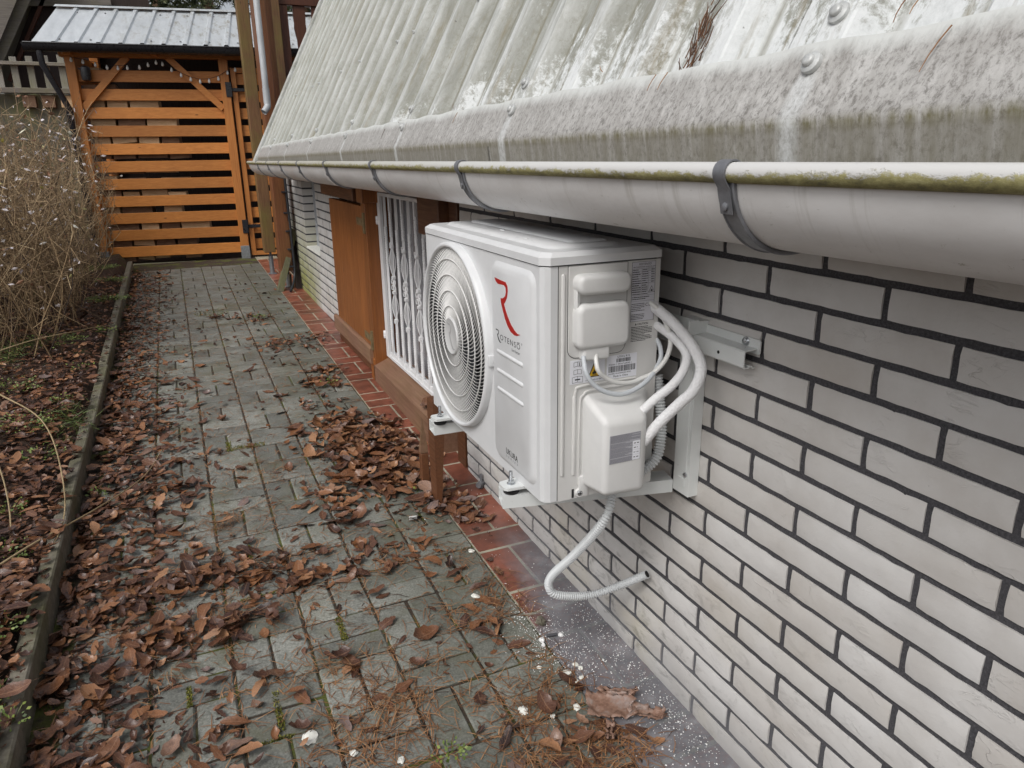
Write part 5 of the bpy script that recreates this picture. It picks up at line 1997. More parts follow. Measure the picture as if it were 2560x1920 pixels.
    mb.tube([mt @ Vector(q) for q in ((1.66, -.25, 2.32), (1.655, -.25, 2.2), (1.53, -.1, 1.8), (1.53, -.06, 0.3))], .03, 12)
    mb.build('shed_downpipe', 'black_plastic', sd_, smooth=50)
    # firewood stacked inside; each split log a thing of its own
    k = 0
    lab = 'split firewood log stacked behind the orange slats'
    for row in range(13):
        z0 = 0.2 + row * 0.155
        x = 1.40
        stop = 0.62 if row < 12 else 1.05
        if row in (9, 10):
            stop = 0.8
        if row == 11:
            stop = 1.1
        while x > stop:
            wdt = rnd.uniform(0.16, 0.33)
            if rnd.random() < 0.15:
                x -= wdt * .5
                continue
            h = rnd.uniform(0.11, 0.148)
            a, b = x - wdt + .015, x - .01
            d0 = 0.055 + rnd.uniform(0, .03)
            mb = MB()
            j = lambda: rnd.uniform(-.014, .014)
            vs = [(a, d0, z0 + j() + .012), (b, d0, z0 + j() + .012), (b + j(), d0, z0 + h), (a + j(), d0, z0 + h + j() * .6), (a, d0 + .22, z0 + .012), (b, d0 + .22, z0 + .012), (b + j(), d0 + .22, z0 + h), (a + j(), d0 + .22, z0 + h)]
            mb.add([mt @ Vector(q) for q in vs], [(0, 1, 2, 3), (4, 7, 6, 5), (0, 4, 5, 1), (1, 5, 6, 2), (2, 6, 7, 3), (3, 7, 4, 0)])
            tag(mb.build('firewood_log', 'firewood' if rnd.random() < .6 else 'firebark'), lab, 'log', 'firewood stacked in the shed')
            x -= wdt
            k += 1
    # string of lights
    sl_ = thing('string_lights', 'string of small clear bulbs strung across the shed front', 'lights')
    bp = [(1.44, 2.262), (1.335, 2.245), (1.225, 2.22), (1.12, 2.195), (1.02, 2.19), (0.93, 2.195), (0.815, 2.2), (0.73, 2.225), (0.65, 2.25), (0.59, 2.235), (0.51, 2.18), (0.425, 2.13), (0.335, 2.09), (0.245, 2.07), (0.155, 2.075), (0.06, 2.1), (-0.04, 2.16), (-.12, 2.19)]
    mb = MB()
    mb.tube([mt @ Vector((a, -.062, z + .02)) for a, z in bp], .0025, 5)
    mb.build('light_wire', 'black_plastic', sl_)
    for a, z in bp:
        mb = MB()
        c = mt @ Vector((a, -.062, z))
        mb.lathe([(.003, .02), (.007, .012), (.0125, -.002), (.014, -.012), (.01, -.022), (.002, -.026)], c, 'z', 10)
        mb.build('bulb', 'bulb', sl_, smooth=60)
    mb = MB()
    mb.lathe([(.02, .075), (.045, .06), (.05, .0), (.045, -.06), (.02, -.07)], mt @ Vector((1.33, -.045, 2.13)), 'z', 14)
    tag(mb.build('black_lamp', 'black_plastic', smooth=50), 'small round black lamp hanging at the top left of the shed', 'lamp')


# ================================================================== NEIGHBOURS
def neighbours():
    nb = thing('neighbour_barn', 'dark timber barn with pale sloping bargeboard behind the fence', 'building')
    mb = MB()
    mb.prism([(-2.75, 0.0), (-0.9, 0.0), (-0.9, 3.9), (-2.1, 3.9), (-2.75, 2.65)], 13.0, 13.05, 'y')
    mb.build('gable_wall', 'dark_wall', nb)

    def strip(name, mat, a, b, w_, y0, y1, parent=nb):
        A, B = Vector((a[0], 0, a[1])), Vector((b[0], 0, b[1]))
        d = (B - A).normalized()
        s = Vector((d.z, 0, -d.x)) * w_ / 2
        m2 = MB()
        vs = [A + s, A - s, B - s, B + s]
        m2.add([q + Vector((0, y0, 0)) for q in vs] + [q + Vector((0, y1, 0)) for q in vs], [(0, 1, 2, 3), (4, 7, 6, 5), (0, 4, 5, 1), (1, 5, 6, 2), (2, 6, 7, 3), (3, 7, 4, 0)])
        return m2.build(name, mat, parent)
    strip('bargeboard', 'grey_wood_x', (-3.0, 2.28), (-2.05, 3.9), 0.11, 12.4, 12.46)
    strip('batten', 'baluster', (-2.83, 2.35), (-1.98, 3.85), 0.045, 12.9, 12.97)
    strip('fascia', 'grey_wood_x', (-2.6, 3.35), (-1.4, 3.44), 0.1, 12.9, 12.96)
    mb = MB()
    mb.add([(-3.06, 12.3, 2.25), (-2.1, 12.3, 3.95), (-2.1, 17, 3.95), (-3.06, 17, 2.25), (-4.6, 12.3, 2.6), (-3.4, 12.3, 4.4), (-3.4, 17, 4.4), (-4.6, 17, 2.6)], [(0, 1, 2, 3), (0, 1, 5, 4), (4, 5, 6, 7)])
    mb.build('barn_roof', 'grey_wood_x', nb)
    mb = MB()
    mb.box(-2.6, -0.9, 13.1, 14, 3.42, 3.75)
    mb.build('roof_boards', 'grey_wood_x', nb)
    fn = thing('picket_fence', 'grey weathered picket fence left of the shed', 'fence')
    for k in range(9):
        x = -1.985 - 0.165 * k
        mb = MB()
        mb.rbox(x - .036, x + .036, 11.0, 11.022, 2.07, 2.5 - .012 * k, .003)
        mb.build('picket', 'grey_wood', fn)
    for (z0, z1) in ((2.37, 2.41), (2.06, 2.12)):
        mb = MB()
        mb.rbox(-3.4, -1.92, 10.94, 11.0, z0, z1, .004)
        mb.build('rail', 'grey_wood_x', fn)
    lw = MB()
    lw.rbox(-3.6, -1.9, 11.05, 11.3, 0.1, 2.06, .01)
    tag(lw.build('retaining_wall', 'old_board'), 'old brownish retaining wall below the picket fence', 'wall')
    for k in range(3):
        mb = MB()
        x = -1.99 - .2 * k
        mb.rbox(x - .07, x + .07, 10.98, 11.05, 1.9, 2.04, .005)
        tag(mb.build('clay_block', 'firewood' if k == 0 else 'firebark'), ['orange-brown clay block at the wall top nearest the shed', 'middle brown clay block on the retaining wall', 'brown clay block on the retaining wall farthest from the shed'][k], 'block')


def conifers():
    rnd = random.Random(21)

    def tree(x, y, h, r, lab, thin=1.0):
        t = thing('conifer_tree', lab, 'tree', group='conifers behind the shed')
        mb = MB()
        mb.tube([(x, y, 0), (x + .05, y, h * .5), (x, y, h)], [0.16, 0.1, 0.02], 8)
        mb.build('trunk', 'firebark', t)
        mb = MB()
        for k in range(int(430 * thin)):
            z = rnd.uniform(0.16, 1) ** 1.3 * h
            L = r * (1.06 - z / h) * rnd.uniform(.6, 1.1)
            a = rnd.uniform(0, 2 * math.pi)
            d = Vector((math.cos(a), math.sin(a), rnd.uniform(-.35, .1)))
            base = Vector((x, y, z))
            for q in range(22):
                u = rnd.uniform(.15, 1)
                p = base + d * L * u + Vector((0, 0, -0.25 * u * u * L))
                mb.ct = min(1, max(0, rnd.gauss(.45, .22)))
                for m in range(5):
                    e = Vector((rnd.gauss(0, 1), rnd.gauss(0, 1), rnd.gauss(-.3, .8))).normalized() * rnd.uniform(.05, .12)
                    s = e.orthogonal().normalized() * rnd.uniform(.008, .018)
                    mb.add([p - s, p + s, p + e], [(0, 1, 2)])
        mb.build('crown', 'conifer', t, recalc=False)
    tree(-1.35, 14.6, 8.5, 1.7, 'olive-green conifer above the left half of the shed roof')
    tree(0.0, 15.2, 9.0, 1.9, 'darker conifer above the right half of the shed roof')
    tree(1.6, 14.8, 8.5, 1.9, 'green conifer seen between the balcony balusters')
    tree(0.75, 17.0, 10.0, 2.4, 'broad conifer behind the balcony posts')
    tree(-0.75, 18.0, 11.0, 2.6, 'tall conifer farthest behind the shed roof')


# ================================================================== SHRUB
def shrub():
    rnd = random.Random(31)
    sb = thing('bare_shrub', 'dense tan twiggy shrub with pale lilac leaves left of the path', 'shrub')
    mb = MB()
    tips = []
    for k in range(820):
        y = rnd.uniform(4.9, 8.9)
        x0 = rnd.uniform(-3.1, -1.72)
        z0 = gz(y) + .04
        h = rnd.uniform(.75, 1.65) * (1.0 + .05 * (y - 6))
        lean = Vector((rnd.gauss(0.0, .3), rnd.gauss(-.05, .25), 0))
        if x0 > -2.0:
            h *= .9
        pts = []
        n = 6
        c = Vector((rnd.gauss(0, .09), rnd.gauss(0, .09), 0))
        for i in range(n):
            u = i / (n - 1)
            p = Vector((x0, y, z0)) + lean * h * u ** 1.5 + Vector((0, 0, h * (u - .12 * u * u))) + c * math.sin(math.pi * u)
            if p.x > -1.5 - 0.05 * rnd.random():
                p.x = -1.5 - .1 * rnd.random()
            pts.append(p)
        mb.ct = min(1, max(0, rnd.gauss(.5, .22)))
        r0 = rnd.uniform(.0028, .0065)
        mb.tube(pts, [r0 * (1 - .72 * i / (n - 1)) for i in range(n)], 3, False)
        tips.append(pts[-1])
        for q in range(rnd.randint(7, 13)):
            i = rnd.randint(1, n - 2)
            b = pts[i].lerp(pts[i + 1], rnd.random())
            d = Vector((rnd.gauss(0, .8), rnd.gauss(0, .8), rnd.gauss(.25, .7))).normalized() * rnd.uniform(.12, .4)
            e = b + d + Vector((0, 0, -.05 * rnd.random()))
            m_ = b.lerp(e, .5) + Vector((rnd.gauss(0, .02), rnd.gauss(0, .02), rnd.gauss(0, .02)))
            if e.x > -1.42:
                continue
            mb.ct = min(1, max(0, rnd.gauss(.55, .25)))
            mb.tube([b, m_, e], [.0022, .0017, .001], 3, False)
            tips.append(e)
            tips.append(m_)
    o = mb.build('stems', 'twig', sb, recalc=False)
    mb = MB()
    rnd.shuffle(tips)
    for p in tips[:5200]:
        hi = (p.z - gz(p.y)) / 1.6
        if rnd.random() > .1 + .85 * hi * hi:
            continue
        d = Vector((rnd.gauss(0, 1), rnd.gauss(0, 1), rnd.gauss(-.2, .6))).normalized()
        s = d.orthogonal().normalized()
        s = (s + d.cross(s) * rnd.uniform(-1, 1)).normalized()
        L, W = rnd.uniform(.025, .055), rnd.uniform(.007, .014)
        mb.ct = min(1, max(0, rnd.choice((rnd.uniform(.5, .9), rnd.uniform(.5, .85), rnd.uniform(0, .4), rnd.uniform(.9, 1) if rnd.random() < .25 else .6))))
        nrm = d.cross(s) * .004
        mb.add([p, p + d * L * .5 + s * W, p + d * L, p + d * L * .5 - s * W, p + d * L * .5 + nrm], [(0, 1, 4), (1, 2, 4), (2, 3, 4), (3, 0, 4)])
    mb.build('leaves', 'shrub_leaf', sb, recalc=False)
    # long arching stalks over the bed and the path
    for pts, lab in (([(-1.95, 3.6, .45), (-1.78, 3.25, .36), (-1.66, 2.9, .22), (-1.62, 2.6, .1), (-1.66, 2.35, .08)], 'pale bare stalk arching down over the planting bed'),
                     ([(-1.72, 2.35, .1), (-1.55, 2.5, .14), (-1.38, 2.75, .12), (-1.24, 3.05, .09), (-1.17, 3.4, .07)], 'long thin stalk reaching over the kerb onto the path'),
                     ([(-1.9, 4.2, .2), (-1.62, 3.5, .25), (-1.5, 3.0, .2), (-1.47, 2.6, .13), (-1.58, 2.25, .1)], 'thin stalk lying along the kerb'),
                     ([(-2.2, 4.6, .25), (-1.85, 4.8, .32), (-1.6, 5.1, .3), (-1.5, 5.4, .26)], 'short straw-coloured stalk below the shrub')):
        mb = MB()
        P = spline(pts, 8)
        mb.tube(P, [.004 - .0026 * i / len(P) for i in range(len(P))], 6)
        tag(mb.build('bare_stalk', 'stalk', smooth=60), lab, 'stalk')


# ================================================================== LITTER
def leaf_mesh(i):
    rnd = random.Random(100 + i)
    L = rnd.uniform(.07, .115)
    W = L * rnd.uniform(.15, .3)
    lob = rnd.choice((0, 0, 4, 5, 6))
    fold = rnd.uniform(-.15, .55) if i % 4 else rnd.uniform(.4, 1.1)
    curl = rnd.uniform(-1.1, 1.3) if i % 4 else rnd.uniform(1.5, 2.6)
    tw = rnd.uniform(-.9, .9)
    n = 8
    vs = []
    for k in range(n + 1):
        t = k / n
        wd = W * math.sin(math.pi * min(1, t * .94 + .03)) ** .75 * (1 + (.24 * math.sin(lob * 2 * math.pi * t) if lob else 0))
        a = curl * (t - .5)
        cx = L * (math.sin(a) / curl if abs(curl) > .05 else (t - .5))
        cz = L * ((1 - math.cos(a)) / curl if abs(curl) > .05 else 0)
        for s in (-1, 0, 1):
            ww = wd * (1 + rnd.uniform(-.18, .18))
            zz = cz + abs(s) * ww * fold * (1 if s > 0 else rnd.uniform(.6, 1.1)) + s * tw * (t - .5) * ww
            vs.append((cx + rnd.uniform(-.001, .001), s * ww, zz + rnd.uniform(-.0012, .0012)))
    zmin = min(p[2] for p in vs)
    vs = [(p[0], p[1], p[2] - zmin) for p in vs]
    fs = []
    for k in range(n):
        for s in range(2):
            a = k * 3 + s
            fs.append((a, a + 1, a + 4, a + 3))
    mb = MB()
    mb.add(vs, fs, [(k / n, 0.5 + 0.5 * sd) for k in range(n + 1) for sd in (-1, 0, 1)])
    # stem
    o = len(vs)
    p = Vector(vs[1])
    mb.add([p, p + Vector((-L * .25, .0006, .003)), p + Vector((-L * .25, -.0006, .003)), p + Vector((0, 0, .0012))], [(0, 1, 2), (3, 2, 1)], [(0, .5)] * 4)
    return mb.mesh('leaf', 'leaf', smooth=180, recalc=False)


LUV = [(k / 8, 0.5 + 0.5 * sd) for k in range(9) for sd in (-1, 0, 1)] + [(0, .5)] * 4
PILES = [(-0.33, 3.05, .19, .3, 330), (-0.36, 3.38, .15, .16, 90), (-0.29, 2.68, .13, .18, 130), (-0.5, 2.75, .16, .2, 60), (-1.05, 2.25, .22, .1, 90), (-0.75, 2.12, .2, .06, 50), (-1.2, 2.9, .16, .35, 90), (-1.22, 3.9, .14, .5, 90), (-0.19, 2.42, .1, .12, 55), (-0.12, 2.3, .05, .1, 22), (-0.36, 4.05, .1, .12, 55), (-0.30, 4.3, .1, .1, 40), (-0.47, 5.0, .17, .14, 60), (-0.22, 5.01, .1, .15, 36), (-0.53, 5.81, .14, .2, 60),
         (-0.86, 5.96, .12, .12, 18), (-0.68, 2.24, .1, .08, 16), (-0.57, 2.47, .1, .1, 22), (-0.46, 2.17, .1, .07, 8), (-0.33, 1.66, .05, .06, 9), (-0.24, 1.33, .06, .06, 12), (-0.3, 1.2, .08, .05, 14), (-0.17, 1.12, .06, .04, 6), (-1.05, 1.58, .05, .05, 6), (-0.72, 1.66, .05, .08, 4),
         (-0.99, 2.3, .1, .06, 14), (-1.0, 1.98, .1, .06, 16), (-1.14, 1.96, .12, .1, 40), (-1.3, 2.27, .16, .16, 70), (-0.88, 2.2, .12, .06, 22), (-0.36, 2.15, .08, .1, 10), (-0.6, 3.4, .15, .3, 18), (-0.45, 3.7, .12, .12, 24), (-1.0, 3.2, .1, .3, 10), (-0.3, 1.9, .1, .15, 8), (-0.75, 1.45, .1, .06, 6), (-0.45, 1.3, .1, .08, 6)]


def on_any(x, y):
    """ground level under a point."""
    if x < -1.5:
        return gz(y) + 0.075 + 0.05 * mnoise.noise((x * 2.3, y * 2.3, 1)) + 0.012
    if x < -1.455:
        return gz(y) + .09
    return gz(y) + .001


def litter():
    rnd = random.Random(41)
    ms = [leaf_mesh(i) for i in range(24)]
    spots = []
    # strip along the kerb
    for k in range(2700):
        y = 1.0 + 7.4 * rnd.random() ** 1.5
        wdt = 0.24 + 0.12 * mnoise.noise((y * 1.7, 0, 0)) + (0.22 if y < 2.6 else 0.05) * rnd.random()
        x = -1.455 + abs(rnd.gauss(0, 1)) * wdt * .62
        spots.append((x, y, rnd.uniform(0, .025)))
    # bed
    for k in range(8200):
        y = 1.4 + 6.4 * rnd.random() ** 1.15
        x = -1.47 - rnd.random() * (0.12 + 0.2 * y)
        spots.append((x, y, rnd.uniform(0, .03)))
    for (px, py, sx, sy, n) in PILES:
        for k in range(n):
            a, b = rnd.gauss(0, .6), rnd.gauss(0, .6)
            top = max(0, 1 - (a * a + b * b) * .5) * min(.026, n * .0003)
            spots.append((px + a * sx, py + b * sy, rnd.uniform(0, top + .006)))
    # scattered
    for k in range(330):
        y = 1.05 + 6.5 * rnd.random() ** 1.3
        x = rnd.uniform(-1.3, -.24)
        spots.append((x, y, .001))
    frag = []
    for k in range(7000):
        if rnd.random() < .5:
            y = 1.1 + 7.0 * rnd.random() ** 1.3
            frag.append((-1.45 + abs(rnd.gauss(0, 1)) * .17, y))
        else:
            y = 1.4 + 5.0 * rnd.random()
            frag.append((-1.47 - rnd.random() * (0.12 + 0.2 * y), y))
    for (px, py, sx, sy, n) in PILES:
        for k in range(int(n * .5)):
            frag.append((px + rnd.gauss(0, .7) * sx, py + rnd.gauss(0, .7) * sy))
    camp = Vector((-.98, 0, 1.31))
    ok = []
    for (x, y, h) in spots:
        if -1.515 < x < -1.44 and rnd.random() < .6:
            continue
        if x > -0.015 or (x > -.2 and 2.9 < y < 4.1 and x > -.08):
            continue
        if x > -.21 and y < 1.95 and rnd.random() < .6:
            continue
        ok.append((x, y, h))
    ok.sort(key=lambda s: (Vector((s[0], s[1], 0)) - camp).length + (.0 if s[2] > .004 else .1))
    mass = MB()
    n_ind = 0
    for i, (x, y, h) in enumerate(ok):
        me = ms[rnd.randrange(24)]
        sc = (.28 + .56 * rnd.random() ** 1.4) * (0.92 if x < -1.5 else 1) * (1.0 if y < 4.5 else .8)
        pile = -.62 < x < -.1 and 2.25 < y < 3.6
        sc *= 1.3 if pile else 1.0
        z = on_any(x, y) + h
        mt = Matrix.Translation((x, y, z)) @ Matrix.Rotation(rnd.uniform(0, 6.283), 4, 'Z') @ Matrix.Rotation(rnd.gauss(0, .22), 4, 'X') @ Matrix.Rotation(rnd.gauss(0, .22), 4, 'Y') @ Matrix.Scale(sc, 4)
        near = y < 2.7 and x > -1.6 and y > 1.15
        if near and n_ind < 296 and rnd.random() < .62:
            o = link('fallen_leaf', me)
            o.matrix_world = mt
            tag(o, 'brown curled fallen leaf lying in front on the paving', 'leaf', 'large fallen leaves in the foreground')
            n_ind += 1
        else:
            mass.ct = min(1, max(0, rnd.gauss(.6 if pile else .47, .25))) if x > -1.5 else min(1, max(0, rnd.gauss(.42, .27)))
            mass.add([mt @ q.co for q in me.vertices], [tuple(p.vertices) for p in me.polygons], LUV)
    for (x, y) in frag:
        me = ms[rnd.randrange(24)]
        if x > -.03:
            continue
        mt = Matrix.Translation((x, y, on_any(x, y))) @ Matrix.Rotation(rnd.uniform(0, 6.283), 4, 'Z') @ Matrix.Rotation(rnd.gauss(0, .3), 4, 'X') @ Matrix.Scale(rnd.uniform(.1, .28), 4)
        mass.ct = min(1, max(0, rnd.gauss(.25, .2)))
        mass.add([mt @ q.co for q in me.vertices], [tuple(p.vertices) for p in me.polygons], LUV)
    o = mass.build('leaf_litter', 'leaf_mass', None, smooth=180, recalc=False)
    tag(o, 'carpet of wet brown leaf litter along the kerb and bed', 'leaf litter', kind='stuff')
    # one leaf caught on the sill
    o = link('fallen_leaf', ms[3])
    o.matrix_world = Matrix.Translation((-0.03, 3.12, 0.185)) @ Matrix.Rotation(1.2, 4, 'Z') @ Matrix.Scale(1.1, 4)
    tag(o, 'single rusty leaf lying on the timber window sill', 'leaf')

    # pine needles
    mb = MB()

    def needle(x, y, z, a, L, tilt=.0, w_=.0011):
        d = Vector((math.cos(a), math.sin(a), tilt))
        s = Vector((-math.sin(a), math.cos(a), 0)) * w_
        b = rnd.gauss(0, .045) * L
        p0 = Vector((x, y, z))
        p1 = p0 + d * L * .5 + s / w_ * b + Vector((0, 0, .002))
        p2 = p0 + d * L
        up = Vector((0, 0, w_ * 1.4))
        mb.ct = min(1, max(0, rnd.gauss(.5, .25)))
        mb.add([p0 - s, p0 + s, p1 - s + up, p1 + s + up, p2 - s * .5, p2 + s * .5], [(0, 1, 3, 2), (2, 3, 5, 4)])
    clumps = [(-0.97, 2.6, .09, .08, 190), (-0.84, 2.28, .12, .04, 90), (-0.46, 2.17, .1, .06, 70), (-0.36, 1.72, .09, .05, 90), (-0.24, 1.86, .07, .06, 60), (-0.24, 1.72, .06, .06, 80), (-0.67, 1.53, .07, .06, 110), (-0.69, 1.41, .08, .07, 120), (-0.36, 1.33, .06, .06, 120), (-0.28, 1.36, .08, .05, 90), (-0.3, 1.16, .09, .06, 200),
              (-0.2, 1.12, .06, .05, 140), (-0.42, 1.2, .06, .05, 90), (-0.62, 1.42, .1, .08, 100), (-0.72, 1.66, .08, .05, 80), (-0.75, 1.38, .07, .04, 70), (-1.0, 2.3, .18, .1, 150), (-0.9, 2.02, .2, .07, 170), (-1.15, 2.0, .15, .2, 190), (-0.55, 2.05, .1, .06, 60), (-0.5, 1.6, .08, .06, 50), (-0.25, 1.5, .05, .06, 40), (-0.27, 2.0, .05, .1, 60), (-0.86, 3.0, .1, .1, 80), (-0.7, 2.95, .08, .08, 70), (-0.9, 3.6, .2, .2, 110), (-0.6, 4.2, .2, .3, 100), (-0.85, 1.56, .04, .1, 40)]
    for (px, py, sx, sy, n) in clumps:
        for k in range(int(n * .8)):
            x, y = px + rnd.gauss(0, .75) * sx, py + rnd.gauss(0, .75) * sy
            needle(x, y, gz(y) + rnd.uniform(.001, .01), rnd.uniform(0, 6.283), rnd.uniform(.035, .08), rnd.gauss(0, .06), .0009)
    for k in range(5200):
        y = 1.0 + 5.5 * rnd.random() ** 1.6
        x = rnd.uniform(-1.42, -.2)
        if mnoise.noise((x * 4.5, y * 4.5, 2)) < -.05 and rnd.random() < .75:
            continue
        needle(x, y, gz(y) + .0015, rnd.uniform(0, 6.283), rnd.uniform(.02, .065))
    # needles and crumbs of soil caught in the long joints
    for k in range(3200):
        y = 1.0 + 6.0 * rnd.random() ** 1.4
        if rnd.random() < .5:
            x = -0.4 - .2 * rnd.randint(0, 4) + rnd.gauss(0, .008)
            needle(x, y, gz(y) + .0005, math.pi / 2 + rnd.gauss(0, .5), rnd.uniform(.015, .05))
        else:
            y = 1.29 + .2 * math.floor((y - 1.29) / .2 + .5) + rnd.gauss(0, .008)
            needle(rnd.uniform(-1.35, -.22), y, gz(y) + .0005, rnd.gauss(0, .5), rnd.uniform(.015, .05))
    tag(mb.build('pine_needles', 'needle', None, recalc=False), 'reddish brown pine needles scattered over the paving', 'pine needles', kind='stuff')
    # needles on the roof
    nb = MB()
    for (y, s, L, a) in ((0.53, .085, .05, -1.2), (1.02, .09, .028, -1.3), (0.99, .09, .03, -1.2), (1.2, .115, .035, .4), (1.9, .085, .03, -1.4), (2.6, .07, .035, -1.5), (0.6, .13, .03, -1.4), (0.58, .13, .026, -1.1), (1.95, .1, .03, .5), (2.45, .085, .03, .2)):
        P = [Vector(rp(y + math.cos(a) * L * u * .6 + .003 * math.sin(3 * u), s + math.sin(a) * L * u, .006)) for u in (0, .33, .66, 1)]
        nb.ct = rnd.random()
        nb.tube(P, [.0008, .0007, .0006, .0004], 5)
    for k in range(46):
        y, s = 1.0 + rnd.gauss(0, .012), .15 + rnd.gauss(0, .028)
        a = 1.35 + rnd.gauss(0, .35)
        L = rnd.uniform(.02, .045)
        P = [Vector(rp(y + .15 * (s - .15) + math.cos(a) * L * u, s + math.sin(a) * L * u, -.03 + rnd.uniform(0, .004))) for u in (0, .5, 1)]
        nb.ct = rnd.uniform(0, .35)
        nb.tube(P, [.0009, .0008, .0004], 4)
    tag(nb.build('roof_needles', 'needle'), 'dry pine needles caught on the roof edge', 'pine needles', kind='stuff')

    # white crumbs of drilled insulation
    mb = MB()
    for k in range(2200):
        g = rnd.random()
        if g < .34:
            x, y = -.2 + rnd.gauss(0, .05), 1.56 + rnd.gauss(0, .1)
        elif g < .55:
            x, y = -.13 + rnd.gauss(0, .05), 1.42 + rnd.gauss(0, .1)
        elif g < .75:
            x, y = -.035 + rnd.gauss(0, .018), rnd.uniform(1.0, 1.75)
        elif g < .9:
            x, y = -.08 + rnd.gauss(0, .05), 1.12 + rnd.gauss(0, .1)
        else:
            x, y = rnd.uniform(-.35, -.02), rnd.uniform(1.05, 2.5)
        if x > -.004:
            continue
        r = min(.0042, abs(rnd.gauss(.0002, .0008)) + .0004)
        c = Vector((x, y, gz(y) + r * .6))
        q = [c + Vector(d) * r * rnd.uniform(.7, 1.3) for d in ((1, 0, 0), (-1, 0, 0), (0, 1, 0), (0, -1, 0), (0, 0, 1), (0, 0, -1))]
        mb.add(q, [(0, 2, 4), (2, 1, 4), (1, 3, 4), (3, 0, 4), (2, 0, 5), (1, 2, 5), (3, 1, 5), (0, 3, 5)])
    tag(mb.build('white_crumbs', 'crumb'), 'white drilling crumbs scattered on the dusty tiles', 'crumbs', kind='stuff')
    chips = [(-0.369, 1.329, .013, 'jagged white chip on the pavers beside a needle clump'), (-0.242, 1.286, .0105, 'white crumb cluster beside the curled bark'), (-0.31, 1.285, .006, 'small white chip left of the peeled bark'), (-0.208, 1.402, .0105, 'larger flat white chip among the tile crumbs'),
             (-0.172, 1.421, .008, 'upright white chip behind the larger flat chip'), (-0.166, 1.404, .007, 'white chip right of the upright chip'), (-0.181, 1.372, .007, 'white chip just below the crumb drift'), (-0.202, 1.363, .007, 'cream chip lying on pine needles'), (-0.307, 1.355, .008, 'pale chip under a brown leaf tip'),
             (-0.21, 1.542, .0085, 'round white foam ball on the tile edge'), (-0.152, 1.542, .007, 'white foam ball touching the grey wall plug'), (-0.215, 1.525, .006, 'small foam ball below the round foam ball'), (-0.264, 1.452, .006, 'white chip on the green paver'),
             (-0.859, 1.459, .017, 'largest white chip alone on the middle of the paving'), (-0.776, 1.374, .009, 'white chip near the bottom edge of the paving'), (-0.683, 1.308, .008, 'small white chip nearest the camera'), (-0.22, 2.056, .011, 'white chip at the tile edge near the prop'), (-0.302, 1.811, .013, 'white chip standing on the dark green pavers')]
    for (x, y, r, lab) in chips:
        bm = bmesh.new()
        bmesh.ops.create_icosphere(bm, subdivisions=2, radius=r)
        flat = .45 if 'ball' not in lab else .9
        sx = rnd.uniform(.8, 1.5) if 'ball' not in lab else 1
        for q in bm.verts:
            nn = 1 + .55 * mnoise.noise(q.co * (1.2 / r) + Vector((x * 50, y * 50, 0)))
            q.co = Vector((q.co.x * nn * sx, q.co.y * nn, q.co.z * nn * flat))
        m2 = MB()
        m2.bm(bm)
        a = rnd.uniform(0, 3.1)
        m2.v = [(x + p[0] * math.cos(a) - p[1] * math.sin(a), y + p[0] * math.sin(a) + p[1] * math.cos(a), gz(y) + r * flat * .8 + p[2]) for p in m2.v]
        tag(m2.build('white_chip', 'chip' if 'ball' not in lab else 'crumb'), lab, 'chip', 'white chips on the ground')
    # wall plugs
    mb = MB()
    mb.tube([(-0.19, 1.553, gz(1.55) + .006), (-0.16, 1.548, gz(1.55) + .006)], .0042, 8)
    tag(mb.build('wall_plug', 'plug', smooth=50), 'dark grey wall plug lying on the tiles', 'plug')
    mb = MB()
    mb.tube([(-0.35, 2.35, gz(2.35) + .008), (-0.322, 2.345, gz(2.35) + .008)], .0075, 10)
    tag(mb.build('wall_plug', 'cable_white', smooth=50), 'short white plastic sleeve lying on the pavers', 'plug')
    # rubble lump under the hose
    mb = MB()
    mb.rbox(-.19, -.165, 1.6, 1.625, gz(1.6), gz(1.6) + .022, .006)
    mb.v = [(p[0] + rnd.uniform(-.004, .004), p[1] + rnd.uniform(-.004, .004), p[2] + rnd.uniform(-.003, .003)) for p in mb.v]
    tag(mb.build('rubble_lump', 'kerb'), 'grey rubble lump under the hose loop', 'rubble')
    # peeled bark sheet near the bottom
    def bark(cx, cy, L, W, rot, curl, z0, seed, lab):
        bk = MB()
        nu, nv = 14, 8
        vs = []
        for a in range(nu + 1):
            for b in range(nv + 1):
                u, v_ = a / nu - .5, b / nv - .5
                ed = max(abs(u), abs(v_)) > .499
                jx = .012 * mnoise.noise((u * 9, v_ * 9, seed)) + (rnd.uniform(-.006, .006) if ed else 0)
                jy = .012 * mnoise.noise((u * 9, v_ * 9, seed + 7)) + (rnd.uniform(-.006, .006) if ed else 0)
                x, y = u * L + jx, v_ * W + jy
                th = v_ * curl
                zz = W / max(curl, .01) * (1 - math.cos(th)) + .004 * mnoise.noise((u * 6, v_ * 5, seed + 3)) + .012 * max(0, abs(u) - .38) / .12
                yy = W / max(curl, .01) * math.sin(th) + jy
                X_ = cx + x * math.cos(rot) - yy * math.sin(rot)
                Y_ = cy + x * math.sin(rot) + yy * math.cos(rot)
                vs.append((X_, Y_, gz(Y_) + z0 + zz))
        bk.add(vs, [(a * (nv + 1) + b, (a + 1) * (nv + 1) + b, (a + 1) * (nv + 1) + b + 1, a * (nv + 1) + b + 1) for a in range(nu) for b in range(nv)])
        o = bk.build('bark_sheet', 'bark_piece', smooth=180)
        md = o.modifiers.new('thickness', 'SOLIDIFY')
        md.thickness = .0022
        tag(o, lab, 'bark')
    bark(-.17, 1.245, .115, .085, -.45, .9, .008, 3, 'large curled sheet of peeled reddish bark near the wall')
    bark(-.1, 1.195, .085, .04, -.75, 1.2, .006, 11, 'narrow strip of peeled bark running on toward the wall')
